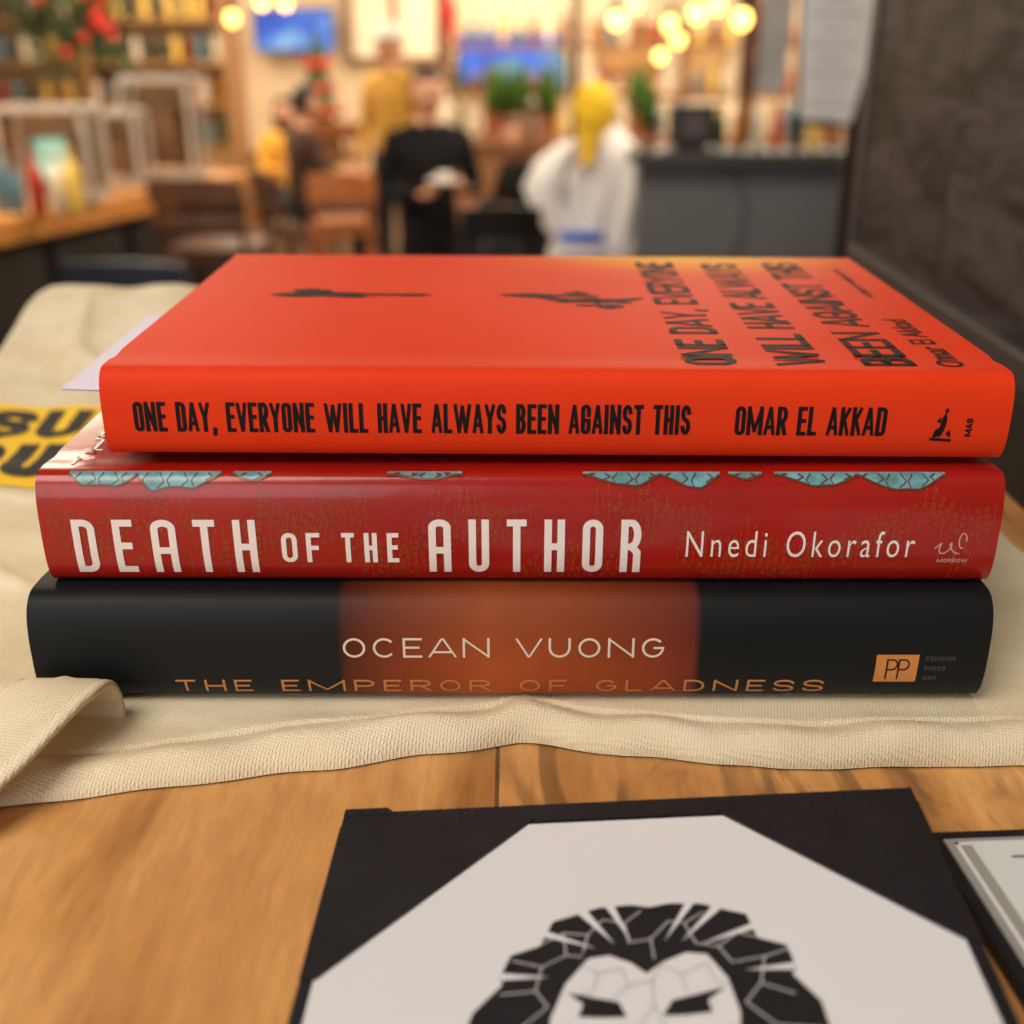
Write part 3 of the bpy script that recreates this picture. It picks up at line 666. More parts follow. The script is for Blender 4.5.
def case(x,y,w,h,d,inner,rz=0):
    mb=MB(); z0=1.074; k=.028
    for sx in(-1,1):
        for sy in(-1,1): mb.box((sx*(w/2-k/2),sy*(d/2-k/2),h/2),(k,k,h),0)
    for z in(k/2,h-k/2):
        for s_ in(-1,1): mb.box((0,s_*(d/2-k/2),z),(w,k,k),0); mb.box((s_*(w/2-k/2),0,z),(k,d,k),0)
    mb.box((0,d/2-.03,h/2),(w-.08,.01,h-.08),2); mb.box((.02,-d/2+.06,h*.45),(w*.36,.02,h*.46),1)
    mb.box((0,0,h*.72),(w-2*k,d-2*k,.01),2)
    for i in range(4): mb.cyl((-w*.3+i*w*.2,0,h*.73),(-w*.3+i*w*.2,0,h*.73+.07),.022,.028,2,10)
    mb.obj('glass_display_case',[whitef,inner,glass],loc=(x,y,z0),rot=(0,0,rz),bevel=.003)
case(-2.34,6.12,.46,.46,.3,tealg); case(-2.2,6.72,.30,.40,.25,glass); case(-2.05,7.1,.42,.56,.3,glass)

bcols=[S(60,90,40),S(170,110,40),S(230,220,200),S(180,40,30),S(40,60,50),S(235,200,100),S(130,70,34),S(90,130,150)]
bm_=[pmat('bottle_glass_%d'%i,c,.12,.1) for i,c in enumerate(bcols)]
def bottle(mb,x,y,z,h,m,r=None):
    r=r or h*.13
    pr=[(r*.9,0),(r,.02),(r,.58),(r*.8,.68),(r*.36,.78),(r*.34,.95),(r*.42,.96),(r*.42,1)]
    mb.loft([[(x+a*math.cos(t*math.pi/5),y+a*math.sin(t*math.pi/5),z+b*h) for t in range(10)] for a,b in pr],m)
# bottles at the near end of the bar
random.seed(12); mb=MB()
for i in range(7): bottle(mb,.09*i,.02*(i%3),0,random.uniform(.22,.32),random.randrange(8))
mb.obj('bar_bottles',bm_,loc=(-2.62,5.62,1.074))
random.seed(5)
mb=MB(); n0=len(bm_)
for k,z in enumerate((.9,1.25,1.6,1.95,2.3)):
    mb.box((-3.75,11.0,z),(2.5,.35,.03),n0)
    if z<2.2:
        for i in range(20): bottle(mb,-4.9+i*.12+random.uniform(-.02,.02),10.95,z+.015,random.uniform(.22,.31),random.randrange(n0))
for x in(-5.0,-3.75,-2.5): mb.box((x,11.0,1.2),(.05,.36,2.4),n0)
mb.box((-3.75,11.2,1.2),(2.5,.03,2.4),n0+1)
mb.box((-3.75,10.9,.42),(2.5,.5,.84),n0)
mb.obj('liquor_shelf',bm_+[pmat('shelf_wood',S(160,118,75),.6),pmat('shelf_back',S(215,190,150),.6)])
mb=MB(); mb.box((1.6,11,.46),(4.6,.7,.92),n0); mb.box((1.6,11,.95),(4.7,.8,.06),n0)
for i in range(34): bottle(mb,-.6+i*.13,11.0+random.uniform(-.1,.1),.98,random.uniform(.2,.42),random.randrange(n0))
for zz in(1.3,1.72):
    mb.box((1.6,11.5,zz),(4.6,.3,.04),n0)
    for i in range(30): bottle(mb,-.5+i*.14,11.5,zz+.02,random.uniform(.2,.34),random.randrange(n0))
for x in(-.6,1.6,3.8): mb.box((x,11.5,.86),(.05,.3,1.7),n0)
mb.obj('back_service_counter',bm_+[pmat('counter_wood',S(140,98,62),.6)])

leafm=pmat('leaf_green',S(84,122,48),.6,.35,30); pot=pmat('terracotta',S(150,90,60),.8)
def plant(name,x,y,z,h,w,n=60,seed=0):
    random.seed(seed); mb=MB(); ph=h*.28
    pr=[(w*.22,0),(w*.3,ph),(w*.33,ph),(w*.33,ph*1.1),(w*.27,ph*1.1)]
    mb.loft([[(a*math.cos(t*math.pi/8),a*math.sin(t*math.pi/8),b) for t in range(16)] for a,b in pr],1)
    for i in range(n):
        a=random.uniform(0,6.28); el=random.uniform(.1,1.45); l=random.uniform(.5,1)*(h-ph)
        dr=Vector((math.cos(a)*math.cos(el)*w*.7/(h-ph),math.sin(a)*math.cos(el)*w*.7/(h-ph),math.sin(el)))
        b0=Vector((0,0,ph)); sd=Vector((-math.sin(a),math.cos(a),0))*l*.10
        mid=b0+dr*l*.6+Vector((0,0,.02)); tip=b0+dr*l-Vector((0,0,.05*l)); q=b0+dr*l*.3
        mb.add([b0,q+sd*.5,mid+sd,tip,mid-sd,q-sd*.5],[(0,1,2,3,4,5)],0)
    mb.obj(name,[leafm,pot],loc=(x,y,z))
X_,_=PX(648,150,4.76); plant('potted_plant',X_,4.76,1.457,.26,.11,70,0)
for i,px in enumerate((495,520,548,640)):
    X_,_=PX(px,120,10.6); plant('tall_plant',X_,10.76,.982,.70,.30,70,20+i)
X_,_=PX(692,120,4.76); mb=MB(); mb.box((0,0,.09),(.17,.15,.15),0); mb.cyl((0,-.078,.09),(0,-.085,.09),.05,m=1); mb.box((0,0,.006),(.12,.1,.012),1)
mb.obj('tabletop_speaker',[pmat('speaker_black',S(40,38,40),.6),pmat('speaker_grille',S(80,72,80),.7)],loc=(X_,4.76,1.456),bevel=.008)
mb=MB()
for i in range(7): bottle(mb,.075*i-.15,0,0,.16+.05*((i*5)%3)/2,i)
X_,_=PX(760,120,4.76); mb.obj('condiment_bottles',bm_,loc=(X_,4.78,1.4565))

def tvmat(name,c1,c2,c3):
    m,t,b=base_mat(name); tc=nm(t,'ShaderNodeTexCoord'); n=nm(t,'ShaderNodeTexNoise'); n.inputs['Scale'].default_value=2.5; n.inputs['Detail'].default_value=1; t.links.new(tc.outputs['Object'],n.inputs['Vector'])
    r=nm(t,'ShaderNodeValToRGB'); e=r.color_ramp.elements; e[0].position=.3; e[0].color=(*c1,1); e[1].position=.68; e[1].color=(*c2,1); q=e.new(.5); q.color=(*c3,1)
    t.links.new(n.outputs['Fac'],r.inputs[0]); t.links.new(r.outputs[0],b.inputs['Emission Color']); b.inputs['Emission Strength'].default_value=1.05; b.inputs['Base Color'].default_value=(.02,.02,.02,1); b.inputs['Roughness'].default_value=.3
    return m
def tv(x0,x1,y0,y1,m):
    Y=13.8; a,zt=PX(x0,y0,Y); b,zb=PX(x1,y1,Y); w=b-a; h=zt-zb
    mb=MB(); mb.box((0,0,0),(w,.05,h),0); mb.box((0,-.028,0),(w*.95,.008,h*.92),1); mb.box((0,.1,0),(w*.3,.17,h*.3),0)
    mb.obj('wall_television',[blk,m],loc=((a+b)/2,Y,(zt+zb)/2),bevel=.006)
tv(252,336,8,52,tvmat('screen_blue',S(30,70,180),S(150,200,235),S(50,110,215)))
tv(458,566,34,82,tvmat('screen_field',S(40,90,215),S(130,180,130),S(60,120,235)))
winm=pmat('bright_window',S(240,222,190),.4,.05,3,emit=.18)
wfr=pmat('window_frame',S(130,92,60),.6)
for k,(x0,x1,y0,y1) in enumerate([(118,205,-60,52),(345,440,-60,60)]):
    a,zt=PX(x0,y0,13.9); b,zb=PX(x1,y1,13.9); mb=MB(); w=b-a;h=zt-zb
    mb.box((0,0,0),(w,.03,h),1)
    for sx in(-1,0,1): mb.box((sx*w/2,-.02,0),(.07,.06,h+.07),0)
    for sz in(-1,1): mb.box((0,-.02,sz*h/2),(w,.06,.07),0)
    mb.obj('window_%d'%(k+1),[wfr,winm],loc=((a+b)/2,13.96,(zt+zb)/2))
for k,(px,Y,w) in enumerate([(226,12.5,.28),(447,12.8,.1),(576,9.5,.07),(748,9.0,.12)]):
    X_,_=PX(px,60,Y); mb=MB(); mb.box((0,0,1.8),(w,w,3.58),0); mb.box((0,0,.1),(w*1.3,w*1.3,.2),0); mb.box((0,0,3.5),(w*1.3,w*1.3,.15),0); mb.obj('wooden_column',[woodD if k else woodM],loc=(X_,Y,0),bevel=.01)
for px,py,w,h,c in((150,68,.38,.2,S(240,110,120)),(628,50,.75,.55,S(176,130,80)),(705,60,.5,.6,S(190,150,100)),(820,60,.5,.6,S(150,120,90))):
    X_,z=PX(px,py,13.9); mb=MB(); mb.box((0,0,0),(w,.03,h),0); mb.box((0,-.02,0),(w*.88,.01,h*.85),1)
    mb.obj('framed_sign',[wfr,pmat('sign_print',c,.6,.3,6)],loc=(X_,13.97,z))
bulb=pmat('warm_bulb',S(255,200,110),.3,emit=9,ecol=S(255,190,90)) 
for px,py,Y in((617,20,7.5),(670,24,8.3),(697,13,7.0),(717,5,7.8),(742,19,6.6),(678,40,9.4),(660,56,10.2),(635,4,8.8),(232,18,9.0),(262,2,9.8),(285,3,10.2)):
    X_,z=PX(px,py,Y); mb=MB(); mb.sph((0,0,0),(.042,.042,.05),0); mb.cyl((0,0,.04),(0,0,.12),.026,.020,1); mb.cyl((0,0,.12),(0,0,3.6-z),.005,m=1,seg=6)
    mb.obj('pendant_lamp',[bulb,blk],loc=(X_,Y,z))
redm=pmat('red_ornament',S(205,30,30),.25,emit=.5); greenm=pmat('fir_green',S(60,80,40),.8,.3,20)
def tree(x,y,h):
    mb=MB(); mb.cyl((0,0,0),(0,0,h*.2),.05,m=2)
    for k in range(7):
        z0=h*(.12+.12*k); r=h*.26*(1-k/8.2); n=22
        V=[(0,0,z0+h*.2)]+[((r*(1 if i%2 else .72))*math.cos(i*2*math.pi/n),(r*(1 if i%2 else .72))*math.sin(i*2*math.pi/n),z0-(.03 if i%2 else 0)) for i in range(n)]
        mb.add(V,[(0,1+i,1+(i+1)%n) for i in range(n)]+[tuple(range(n,0,-1))],0)
        for i in range(5):
            a=i*1.26+k; mb.sph((r*.8*math.cos(a),r*.8*math.sin(a),z0+.03),.045,1,8,6)
    mb.obj('christmas_tree',[greenm,redm,woodD],loc=(x,y,0))
X_,_=PX(318,80,12.2); tree(X_,12.2,1.82)
mb=MB(); random.seed(9)
x0,z0=PX(20,20,10.1); x1,z1=PX(115,15,10.1)
for i in range(260):
    t=random.random(); c=Vector((x0+(x1-x0)*t,10.1,z0+.15*math.cos(t*9)+random.uniform(-.26,.35))); dr=Vector((random.uniform(-1,1),random.uniform(-1,.3),random.uniform(-1,1))).normalized()*.16; sd=dr.orthogonal().normalized()*.03
    mb.add([c,c+dr*.5+sd,c+dr,c+dr*.5-sd],[(0,1,2,3)],0)
for i in range(12):
    t=random.random(); mb.sph((x0+(x1-x0)*t,9.98,z0+random.uniform(-.25,.3)),.035,1,8,6)
mb.cyl((x0,10.12,z0),(x1,10.12,z0),.03,m=2)
for xx in(x0,x1): mb.cyl((xx,10.12,z0),(xx,10.12,3.6),.008,m=2,seg=6)
mb.obj('holiday_garland',[greenm,redm,woodD])
X_,z=PX(449,12,9.5); mb=MB(); mb.sph((0,0,0),(.055,.055,.13),0); mb.cyl((0,0,.12),(0,0,3.6-z),.006,m=1,seg=6); mb.cyl((0,0,-.22),(0,0,-.11),.015,.03,0)
mb.obj('hanging_red_lantern',[redm,blk],loc=(X_,9.5,z))
Y=2.3; mb=MB()
xa,za=PX(868,60,Y)
mb.box((0,.03,za/2+.35),(.03,.03,za+.75),1); mb.box((0,.03,.015),(.4,.4,.03),1)
xl,zt=PX(803,-20,Y); xr,_=PX(893,-20,Y); xb,zb=PX(800,119,Y); xc,zd=PX(850,124,Y)
mb.add([(xl-xa,0,zt),(xr-xa,0,zt),(xc-xa,0,zd),(xb-xa,0,zb)],[(0,1,2,3)],0)
mb.add([(xl-xa-.004,.006,zt),(xr-xa+.03,.006,zt),(xc-xa+.035,.006,zd-.012),(xb-xa-.004,.006,zb-.01)],[(0,1,2,3)],1)
for i in range(9):
    z=zt-.03-i*.026; mb.box((.5*(xl+xc)-xa+.01,-.002,z),(.05+.03*((i*3)%2),.001,.004),2)
mb.box((-.02,.02,zt-.01),(.16,.02,.02),1)
xe,ze=PX(757,-20,Y); xf,_=PX(800,-20,Y); xg,zg=PX(757,94,Y); xh,zh=PX(786,94,Y)
mb.add([(xe-xa+.02,.02,ze),(xf-xa,.02,ze),(xh-xa,.02,zh),(xg-xa,.02,zg)],[(0,1,2,3)],3)
mb.box((-.1,.03,zt+.0),(.24,.012,.02),1)
mb.obj('menu_board_stand',[pmat('menu_paper',S(240,238,236),.6,.04),blk,pmat('light_grey_print',S(165,165,168),.6),pmat('grey_sheet',S(185,180,172),.6)],loc=(xa,Y,0))

def chair(name,x,y,rz,seat,back,w,wood,cush=None,slats=4):
    mb=MB(); k=.04; d=w*.95
    for sx in(-1,1):
        mb.cyl((sx*(w/2-k),-(d/2-k),seat),(sx*(w/2-.01),-(d/2),0),.022,.016,0,10)
        mb.cyl((sx*(w/2-k),d/2-k,seat),(sx*(w/2-.01),d/2+.02,0),.022,.016,0,10)
        mb.cyl((sx*(w/2-k),d/2-k,seat),(sx*(w/2-.03),d/2+.06,back-.03),.022,.018,0,10)
        mb.cyl((sx*(w/2-.03),-(d/2-.02),seat*.35),(sx*(w/2-.03),(d/2-.01),seat*.35),.012,m=0,seg=8)
    mb.cyl((-(w/2-.03),-(d/2-.02),seat*.45),((w/2-.03),-(d/2-.02),seat*.45),.012,m=0,seg=8)
    mb.box((0,0,seat+.015),(w,d,.04),0); mb.box((0,0,seat+.055),(w*.92,d*.9,.04),1)
    n=10
    for z0,z1 in((back-.12,back),(seat+.2,seat+.25)):
        V=[]
        for i in range(n+1):
            t=i/n*2-1; yy=d/2+.055+.03*(1-t*t); zz=.015*(1-t*t) if z1==back else 0
            V+=[(t*w/2,yy,z0),(t*w/2,yy,z1+zz),(t*w/2,yy+.025,z1+zz),(t*w/2,yy+.025,z0)]
        F=[]
        for i in range(n):
            for j in range(4): F.append((i*4+j,i*4+(j+1)%4,(i+1)*4+(j+1)%4,(i+1)*4+j))
        F+=[(3,2,1,0),(n*4,n*4+1,n*4+2,n*4+3)]
        mb.add(V,F,1 if cush and z1==back else 0)
    for i in range(slats):
        x_=(i-(slats-1)/2)*w*.75/slats; mb.box((x_,d/2+.075,(back+seat)/2+.05),(w*.07,.014,back-seat-.25),0)
    mb.obj(name,[wood,cush or wood],loc=(x,y,0),rot=(0,0,rz),bevel=.004)
navy=pmat('navy_vinyl',S(40,50,70),.4,.1)
X_,_=PX(213,200,6.3); chair('bar_stool',X_,6.35,math.radians(175),.74,1.18,.50,woodD,slats=7)
X_,_=PX(165,265,5.5); chair('dining_chair',X_,5.25,math.radians(178),.45,.97,.54,blk,navy,3)
X_,_=PX(343,180,9.8); chair('bar_stool',X_,9.8,math.radians(175),.74,1.20,.5,woodM,slats=5)
X_,_=PX(345,200,7.4); chair('bar_stool',X_,7.2,math.radians(190),.74,1.10,.40,woodM,slats=5)
X_,_=PX(497,230,5.1); chair('bar_stool',X_,5.15,math.radians(185),.74,1.20,.34,blk)

# coat stand with white jacket and yellow scarf
X_,_=PX(594,180,5.5)
mb=MB()
mb.cyl((0,0,0),(0,0,1.60),.02,m=3)
for i in range(4):
    a=i*math.pi/2+.4; mb.cyl((0,0,.12),(.24*math.cos(a),.24*math.sin(a),.015),.016,.014,3)
    mb.cyl((0,0,1.5),(.10*math.cos(a),.10*math.sin(a),1.58),.01,.012,3,8)
def ring(cx,cy,rx,ry,z,amp,ph,n=48):
    return [(cx+rx*(1+amp*math.sin(5*t+ph)+amp*.6*math.sin(11*t+2*ph))*math.cos(t),cy+ry*(1+amp*math.sin(7*t+ph)+amp*math.sin(3*t-ph))*math.sin(t),z) for t in [2*math.pi*i/n for i in range(n)]]
mb.loft([ring(.03,0,.05,.04,1.50,.08,0),ring(.04,0,.10,.08,1.44,.12,.2),ring(.06,0,.14,.10,1.34,.16,.8),ring(.07,0,.175,.12,1.22,.18,1.6),ring(.05,0,.19,.13,1.08,.20,2.3),ring(.03,0,.20,.13,.94,.20,3.0),ring(.02,0,.21,.14,.72,.15,3.6)],0)
mb.loft([ring(-.10,-.04,.05,.06,1.42,.06,0,20),ring(-.18,-.07,.08,.07,1.34,.14,.5,20),ring(-.24,-.08,.085,.07,1.22,.16,1.2,20),ring(-.21,-.09,.07,.06,1.10,.14,1.9,20),ring(-.14,-.09,.055,.055,1.0,.1,2.6,20),ring(-.12,-.09,.05,.05,.85,.05,1.6,20)],0)
mb.loft([ring(.16,-.06,.06,.06,1.38,.06,0,20),ring(.22,-.09,.07,.07,1.25,.14,.8,20),ring(.245,-.12,.065,.07,1.1,.16,1.6,20),ring(.20,-.12,.05,.055,.94,.1,2.4,20)],0)
for k in range(3):
    z=1.03-.05*k; mb.loft([ring(-.06,-.16,.10,.035,z,.06,.2*k,24),ring(-.06,-.162,.102,.035,z-.042,.06,.2*k,24)],2 if k!=1 else 0)
mb.loft([ring(-.01,-.02,.02,.02,1.675,.05,0,24),ring(-.01,-.03,.065,.06,1.645,.12,.3,24),ring(-.02,-.04,.085,.075,1.58,.18,.8,24),ring(-.01,-.05,.08,.07,1.50,.18,1.5,24),ring(-.03,-.07,.05,.05,1.43,.14,2,24),ring(-.05,-.13,.022,.03,1.33,.1,2.4,24)],1)
mb.loft([ring(.24,.12,.06,.08,1.40,.05,0,24),ring(.29,.12,.10,.09,1.2,.06,.5,24),ring(.29,.12,.11,.1,.75,.06,1,24)],4)
mb.loft([ring(-.17,.12,.06,.08,1.20,.05,0,24),ring(-.25,.12,.10,.09,1.05,.06,.5,24),ring(-.27,.12,.11,.1,.75,.06,1,24)],4)
mb.obj('coat_stand_with_jackets',[pmat('white_jacket',S(236,234,238),.8,.06,4),pmat('yellow_scarf',S(236,186,36),.85,.35,14),pmat('blue_knit',S(50,100,200),.8,.2,10),woodD,pmat('black_jacket',S(28,28,32),.8)],loc=(X_,5.5,0),sharp=80)

# ---------------------------------------------------------------- people
def skinned(verts,edges,radii,root=0,sub=2):
    me=bpy.data.meshes.new('sk'); me.from_pydata(verts,edges,[]); o=bpy.data.objects.new('sk',me); sc.collection.objects.link(o)
    md=o.modifiers.new('Skin','SKIN'); md.use_smooth_shade=True
    for i,r in enumerate(radii):
        sv=me.skin_vertices[0].data[i]; sv.radius=(r,r) if not hasattr(r,'__len__') else r; sv.use_root=(i==root)
    s_=o.modifiers.new('s','SUBSURF'); s_.levels=sub; s_.render_levels=sub
    dg=bpy.context.evaluated_depsgraph_get(); m2=bpy.data.meshes.new_from_object(o.evaluated_get(dg))
    vs=[v.co.copy() for v in m2.vertices]; fs=[tuple(p.vertices) for p in m2.polygons]
    bpy.data.objects.remove(o); bpy.data.meshes.remove(me); bpy.data.meshes.remove(m2)
    return vs,fs
skin=pmat('skin',S(214,156,124),.5,.06); eyew=pmat('eye_white',S(235,230,225),.3); lip=pmat('lips',S(165,90,80),.5)
def hand(mb,w,dirv,palm_n,mi):
    w=Vector(w); d=Vector(dirv).normalized(); n=Vector(palm_n); n=(n-n.dot(d)*d).normalized(); s=d.cross(n)
    vs,fs=skinned([w,w+d*.04,w+d*.085],[(0,1),(1,2)],[(.026,.017),(.036,.015),(.036,.013)]); mb.add(vs,fs,mi,True)
    for k,(o,l) in enumerate(((-.028,.066),(-.010,.078),(.009,.074),(.027,.058))):
        b=w+d*.080+s*o; p1=b+d*l*.42+n*.006; p2=p1+d*l*.3+n*l*.22; p3=p2+d*l*.16+n*l*.26
        vs,fs=skinned([b,p1,p2,p3],[(0,1),(1,2),(2,3)],[.009,.0085,.008,.007],sub=1); mb.add(vs,fs,mi,True)
    b=w+d*.025-s*.025; p1=b-s*.022+d*.025+n*.008; p2=p1-s*.008+d*.03+n*.01
    vs,fs=skinned([b,p1,p2],[(0,1),(1,2)],[.013,.011,.009],sub=1); mb.add(vs,fs,mi,True)
def person(name,x,y,rz,h,J,top,bottom,hairm,hair='short',cap=None,headtilt=(0,0,0),extra=None):
    mb=MB(); s=h/1.75
    order=['pelvis','waist','chest','upper','neck','necktop','shL','elL','wrL','shR','elR','wrR','hipL','knL','anL','toL','hipR','knR','anR','toR']
    E=[(0,1),(1,2),(2,3),(3,4),(4,5),(3,6),(6,7),(7,8),(3,9),(9,10),(10,11),(0,12),(12,13),(13,14),(14,15),(0,16),(16,17),(17,18),(18,19)]
    R=[(.15,.115),(.14,.105),(.165,.115),(.13,.095),(.056,.056),(.05,.05),.068,.05,.031,.068,.05,.031,.098,.066,.045,.04,.098,.066,.045,.04]
    V=[Vector(J[k])*s for k in order]; R=[(r*s if not hasattr(r,'__len__') else (r[0]*s,r[1]*s)) for r in R]
    vs,fs=skinned(V,E,R)
    segs=[(V[a],V[b],i) for i,(a,b) in enumerate(E)]
    neckz=(V[4]+(V[5]-V[4])*.1).z
    off=len(mb.v)
    for f_ in fs:
        c=sum((vs[i] for i in f_),Vector())/len(f_)
        best=min(segs,key=lambda q:((c-(q[0]+(q[1]-q[0])*max(0,min(1,(c-q[0]).dot(q[1]-q[0])/max(1e-6,(q[1]-q[0]).length_squared))))).length))[2]
        m=0
        if best in(3,4) and c.z>neckz: m=2
        elif best>=11: m=1
        if best in(14,18): m=3
        if best==0 and c.z<V[0].z+.02: m=1
        mb.m.append(m); mb.s.append(True); mb.f.append([i+off for i in f_])
    mb.v+= [tuple(v) for v in vs]
    hc=Vector(J['head'])*s; hs=s
    HM=MB()
    def hf(p):
        q=p.copy()
        if q.z<0: q.x*=1+.22*q.z; q.y*=1+.1*q.z
        if q.y<-.6 : q.y*=.95
        return q
    HM.sph((0,0,0),(.078*hs,.098*hs,.118*hs),2,24,18,hf)
    HM.sph((0,-.100*hs,-.012*hs),(.013*hs,.02*hs,.024*hs),2,10,8)
    HM.sph((0,-.094*hs,-.052*hs),(.024*hs,.010*hs,.007*hs),5,12,6)
    for sx in(-1,1):
        HM.sph((sx*.03*hs,-.088*hs,.008*hs),(.014*hs,.008*hs,.007*hs),4,10,6); HM.sph((sx*.03*hs,-.094*hs,.008*hs),(.006*hs,.004*hs,.006*hs),3,8,6)
        HM.box((sx*.03*hs,-.095*hs,.028*hs),(.03*hs,.008*hs,.007*hs),6)
        HM.sph((sx*.079*hs,.0,-.005*hs),(.010*hs,.02*hs,.032*hs),2,8,8)
    def hh(p):
        q=p.copy()
        if q.y<-.15 and q.z<.52: q=q*.80          # leaves the face free below the hairline
        elif q.z<(-.45 if hair=='short' else -.9): q=q*.82
        return q
    HM.sph((0,.004*hs,.012*hs),(.088*hs,.108*hs,.126*hs),6,32,24,hh)
    if hair=='long':
        HM.loft([[( .085*hs*math.cos(t)*k,.045*hs+.065*hs*math.sin(t)*k,z*hs) for t in [i*math.pi/8 for i in range(16)]] for k,z in((1,.05),(1.1,-.06),(1.15,-.16),(.9,-.24),(.3,-.27))],6)
    if cap:
        HM.sph((0,.01*hs,.045*hs),(.094*hs,.114*hs,.105*hs),7,20,12,lambda p: Vector((p.x,p.y,max(p.z,0)))); HM.box((0,-.13*hs,.048*hs),(.12*hs,.09*hs,.01*hs),7)
    Rm=Matrix.Rotation(headtilt[2],3,'Z')@Matrix.Rotation(headtilt[0],3,'X')
    off=len(mb.v); mb.v+=[tuple(hc+Rm@Vector(v)) for v in HM.v]; mb.f+=[[i+off for i in f_] for f_ in HM.f]; mb.m+=HM.m; mb.s+=HM.s
    for a,b in(('elL','wrL'),('elR','wrR')):
        wv=Vector(J[b])*s; d=(Vector(J[b])-Vector(J[a])).normalized(); hand(mb,wv,d,(0,-.5,.8) if d.z>-.6 else (0,-1,0),2)
    if extra: extra(mb,s)
    return mb.obj(name,[top,bottom,skin,boots,eyew,lip,hairm,cap or hairm,china],loc=(x,y,0),rot=(0,0,rz),sharp=80)
boots=pmat('black_shoes',S(25,23,22),.4)
stand=dict(pelvis=(0,0,.95),waist=(0,0,1.10),chest=(0,.0,1.27),upper=(0,.01,1.40),neck=(0,.0,1.49),necktop=(0,-.012,1.55),head=(0,-.03,1.635),
  shL=(-.175,.01,1.41),elL=(-.235,.02,1.13),wrL=(-.225,-.08,.88),shR=(.175,.01,1.41),elR=(.235,.02,1.13),wrR=(.225,-.08,.88),
  hipL=(-.09,0,.90),knL=(-.10,-.02,.50),anL=(-.10,.02,.09),toL=(-.115,-.12,.045),hipR=(.09,0,.90),knR=(.10,-.02,.50),anR=(.10,.02,.09),toR=(.115,-.12,.045))
black_cl=pmat('black_tshirt',S(24,23,27),.9,.15,10,spec=.2); dkhair=pmat('dark_hair',S(34,25,22),.6); brhair=pmat('brown_hair',S(110,68,42),.6); jean=pmat('dark_jeans',S(36,38,46),.85)
server=dict(stand); server.update(head=(.0,-.045,1.635),necktop=(0,-.025,1.55),elL=(-.245,-.02,1.15),wrL=(-.08,-.22,1.17),elR=(.245,.0,1.15),wrR=(.14,-.24,1.20),chest=(0,-.01,1.27),upper=(0,-.005,1.40))
def plate(mb,s):
    c=Vector((.04,-.34,1.235))*s
    mb.loft([[tuple(c+Vector((r*math.cos(t),r*math.sin(t),z))) for t in [i*math.pi/12 for i in range(24)]] for r,z in((.04,0),(.05,.004),(.085,.016),(.08,.019),(.04,.008))],8)
    c2=c+Vector((0,0,.012)); mb.loft([[tuple(c2+Vector((r*math.cos(t),r*math.sin(t),z))) for t in [i*math.pi/12 for i in range(24)]] for r,z in((.02,0),(.03,.015),(.04,.035),(.036,.035),(.02,.01))],8)
X_,_=PX(428,150,6.0); person('standing_server',X_,6.0,math.radians(10),1.71,server,black_cl,black_cl,dkhair,headtilt=(math.radians(2),0,math.radians(12)),extra=plate)
mustard=pmat('mustard_jacket',S(206,156,66),.85,.15,8); ycl=pmat('yellow_sweater',S(224,164,56),.85,.1)
X_,_=PX(390,60,8.6); person('standing_man',X_,8.7,math.radians(-30),1.90,stand,mustard,jean,brhair,cap=pmat('white_cap',S(235,230,222),.7))
sit=dict(pelvis=(0,0,.55),waist=(0,-.01,.70),chest=(0,-.03,.87),upper=(0,-.03,1.0),neck=(0,-.04,1.09),necktop=(0,-.055,1.15),head=(0,-.075,1.235),
  shL=(-.175,-.03,1.01),elL=(-.23,-.10,.76),wrL=(-.13,-.33,.77),shR=(.175,-.03,1.01),elR=(.23,-.10,.76),wrR=(.13,-.33,.77),
  hipL=(-.09,-.03,.53),knL=(-.12,-.45,.52),anL=(-.12,-.44,.09),toL=(-.13,-.58,.045),hipR=(.09,-.03,.53),knR=(.12,-.45,.52),anR=(.12,-.44,.09),toR=(.13,-.58,.045))
X_,_=PX(282,120,10.6); person('seated_woman',X_,10.6,math.radians(25),1.72,sit,ycl,jean,dkhair,hair='long'); chair('cafe_chair',X_,10.6,math.radians(25),.36,.86,.46,woodD)
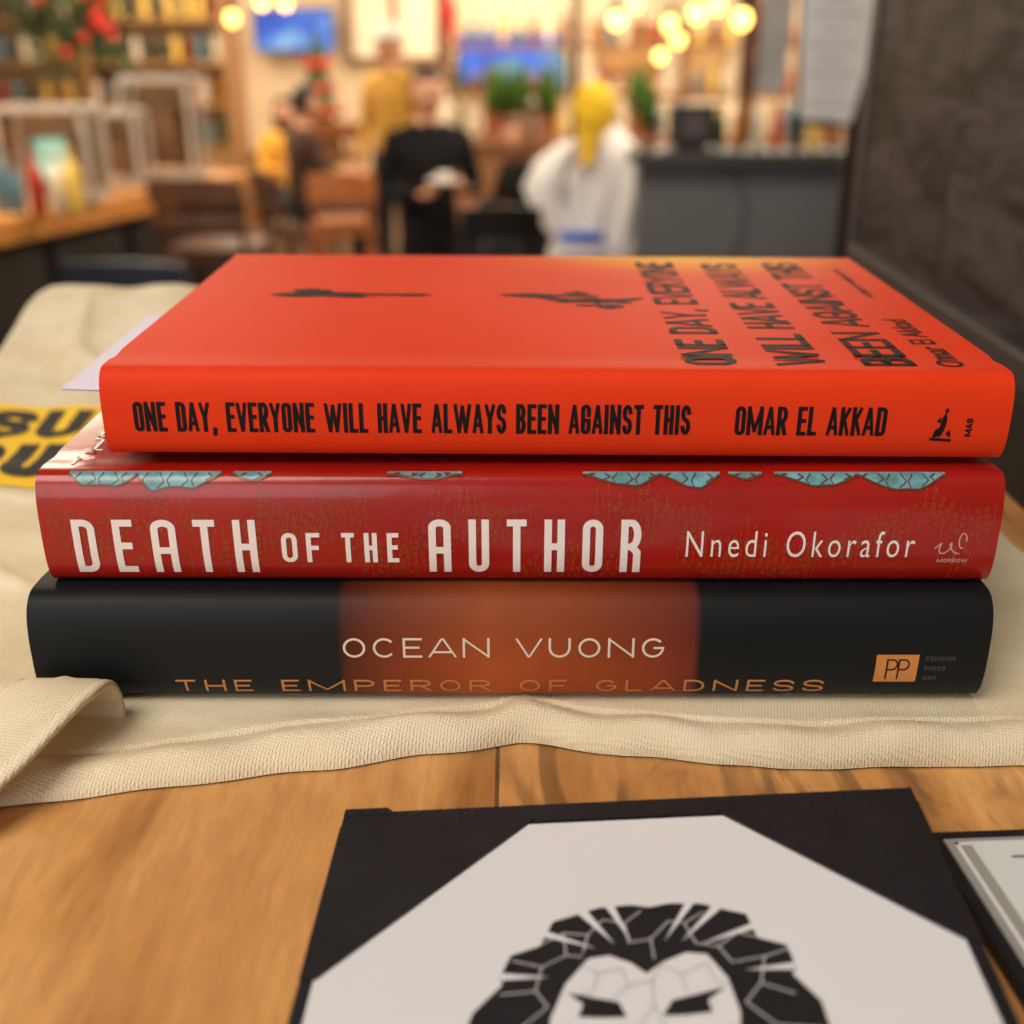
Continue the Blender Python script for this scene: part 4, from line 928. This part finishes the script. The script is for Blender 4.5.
X_,_=PX(525,130,8.2); person('seated_diner',X_,8.2,math.radians(-60),1.72,sit,black_cl,jean,brhair,hair='long'); chair('wooden_chair',X_,8.2,math.radians(-60),.36,.86,.46,woodD)
perch={k:(v[0],v[1],v[2]+.25) for k,v in sit.items()}
X_,_=PX(298,180,7.8); person('bar_patron',X_,7.9,math.radians(120),1.68,perch,pmat('brown_pullover',S(70,46,36),.85,.15,8),jean,dkhair); chair('tall_stool',X_,7.9,math.radians(120),.60,1.02,.42,woodD)

# ---------------------------------------------------------------- lights
def area(name,loc,size,power,col,target=None,sy=None):
    l=bpy.data.lights.new(name,'AREA'); l.size=size; l.energy=power; l.color=col
    if sy: l.shape='RECTANGLE'; l.size_y=sy
    o=bpy.data.objects.new(name,l); sc.collection.objects.link(o); o.location=loc
    if target: o.rotation_euler=(Vector(target)-Vector(loc)).to_track_quat('-Z','Y').to_euler()
    return o
area('ceiling_light_panel',(-.7,-.5,3.2),.9,25,(1,.92,.80),(0,.28,TZ))
area('ceiling_light_panel.001',(.5,.9,3.4),.7,13,(1,.90,.76),(0,.35,TZ))
area('window_daylight',(-1.2,-2.6,2.6),1.8,31,(.98,.97,1.0),(0,.25,TZ+.05))  # added broad fill from behind the camera, no window stands there
for i,(x,y,p) in enumerate(((-2.5,5,120),(1.5,6,130),(-2.5,9.5,170),(1.5,9.5,170),(0,12.5,170),(-4,12,120),(4,12,120),(0,3.2,75))):
    area('dining_ceiling_light.%03d'%i,(x,y,3.5),1.6,p,(1,.84,.62),None if i<7 else (0,6,1.3))
w=bpy.data.worlds.new('World'); sc.world=w; w.use_nodes=True
w.node_tree.nodes['Background'].inputs[0].default_value=(1,.94,.86,1); w.node_tree.nodes['Background'].inputs[1].default_value=.35

# ---------------------------------------------------------------- camera
cd=bpy.data.cameras.new('Camera'); cd.sensor_width=36; cd.lens=40.43; cd.clip_start=.01; cd.clip_end=60
cd.dof.use_dof=True; cd.dof.focus_distance=.277; cd.dof.aperture_fstop=9.0
cam=bpy.data.objects.new('Camera',cd); sc.collection.objects.link(cam); cam.location=(0,0,CZ); cam.rotation_euler=(math.radians(90-22.9),0,0)
sc.camera=cam
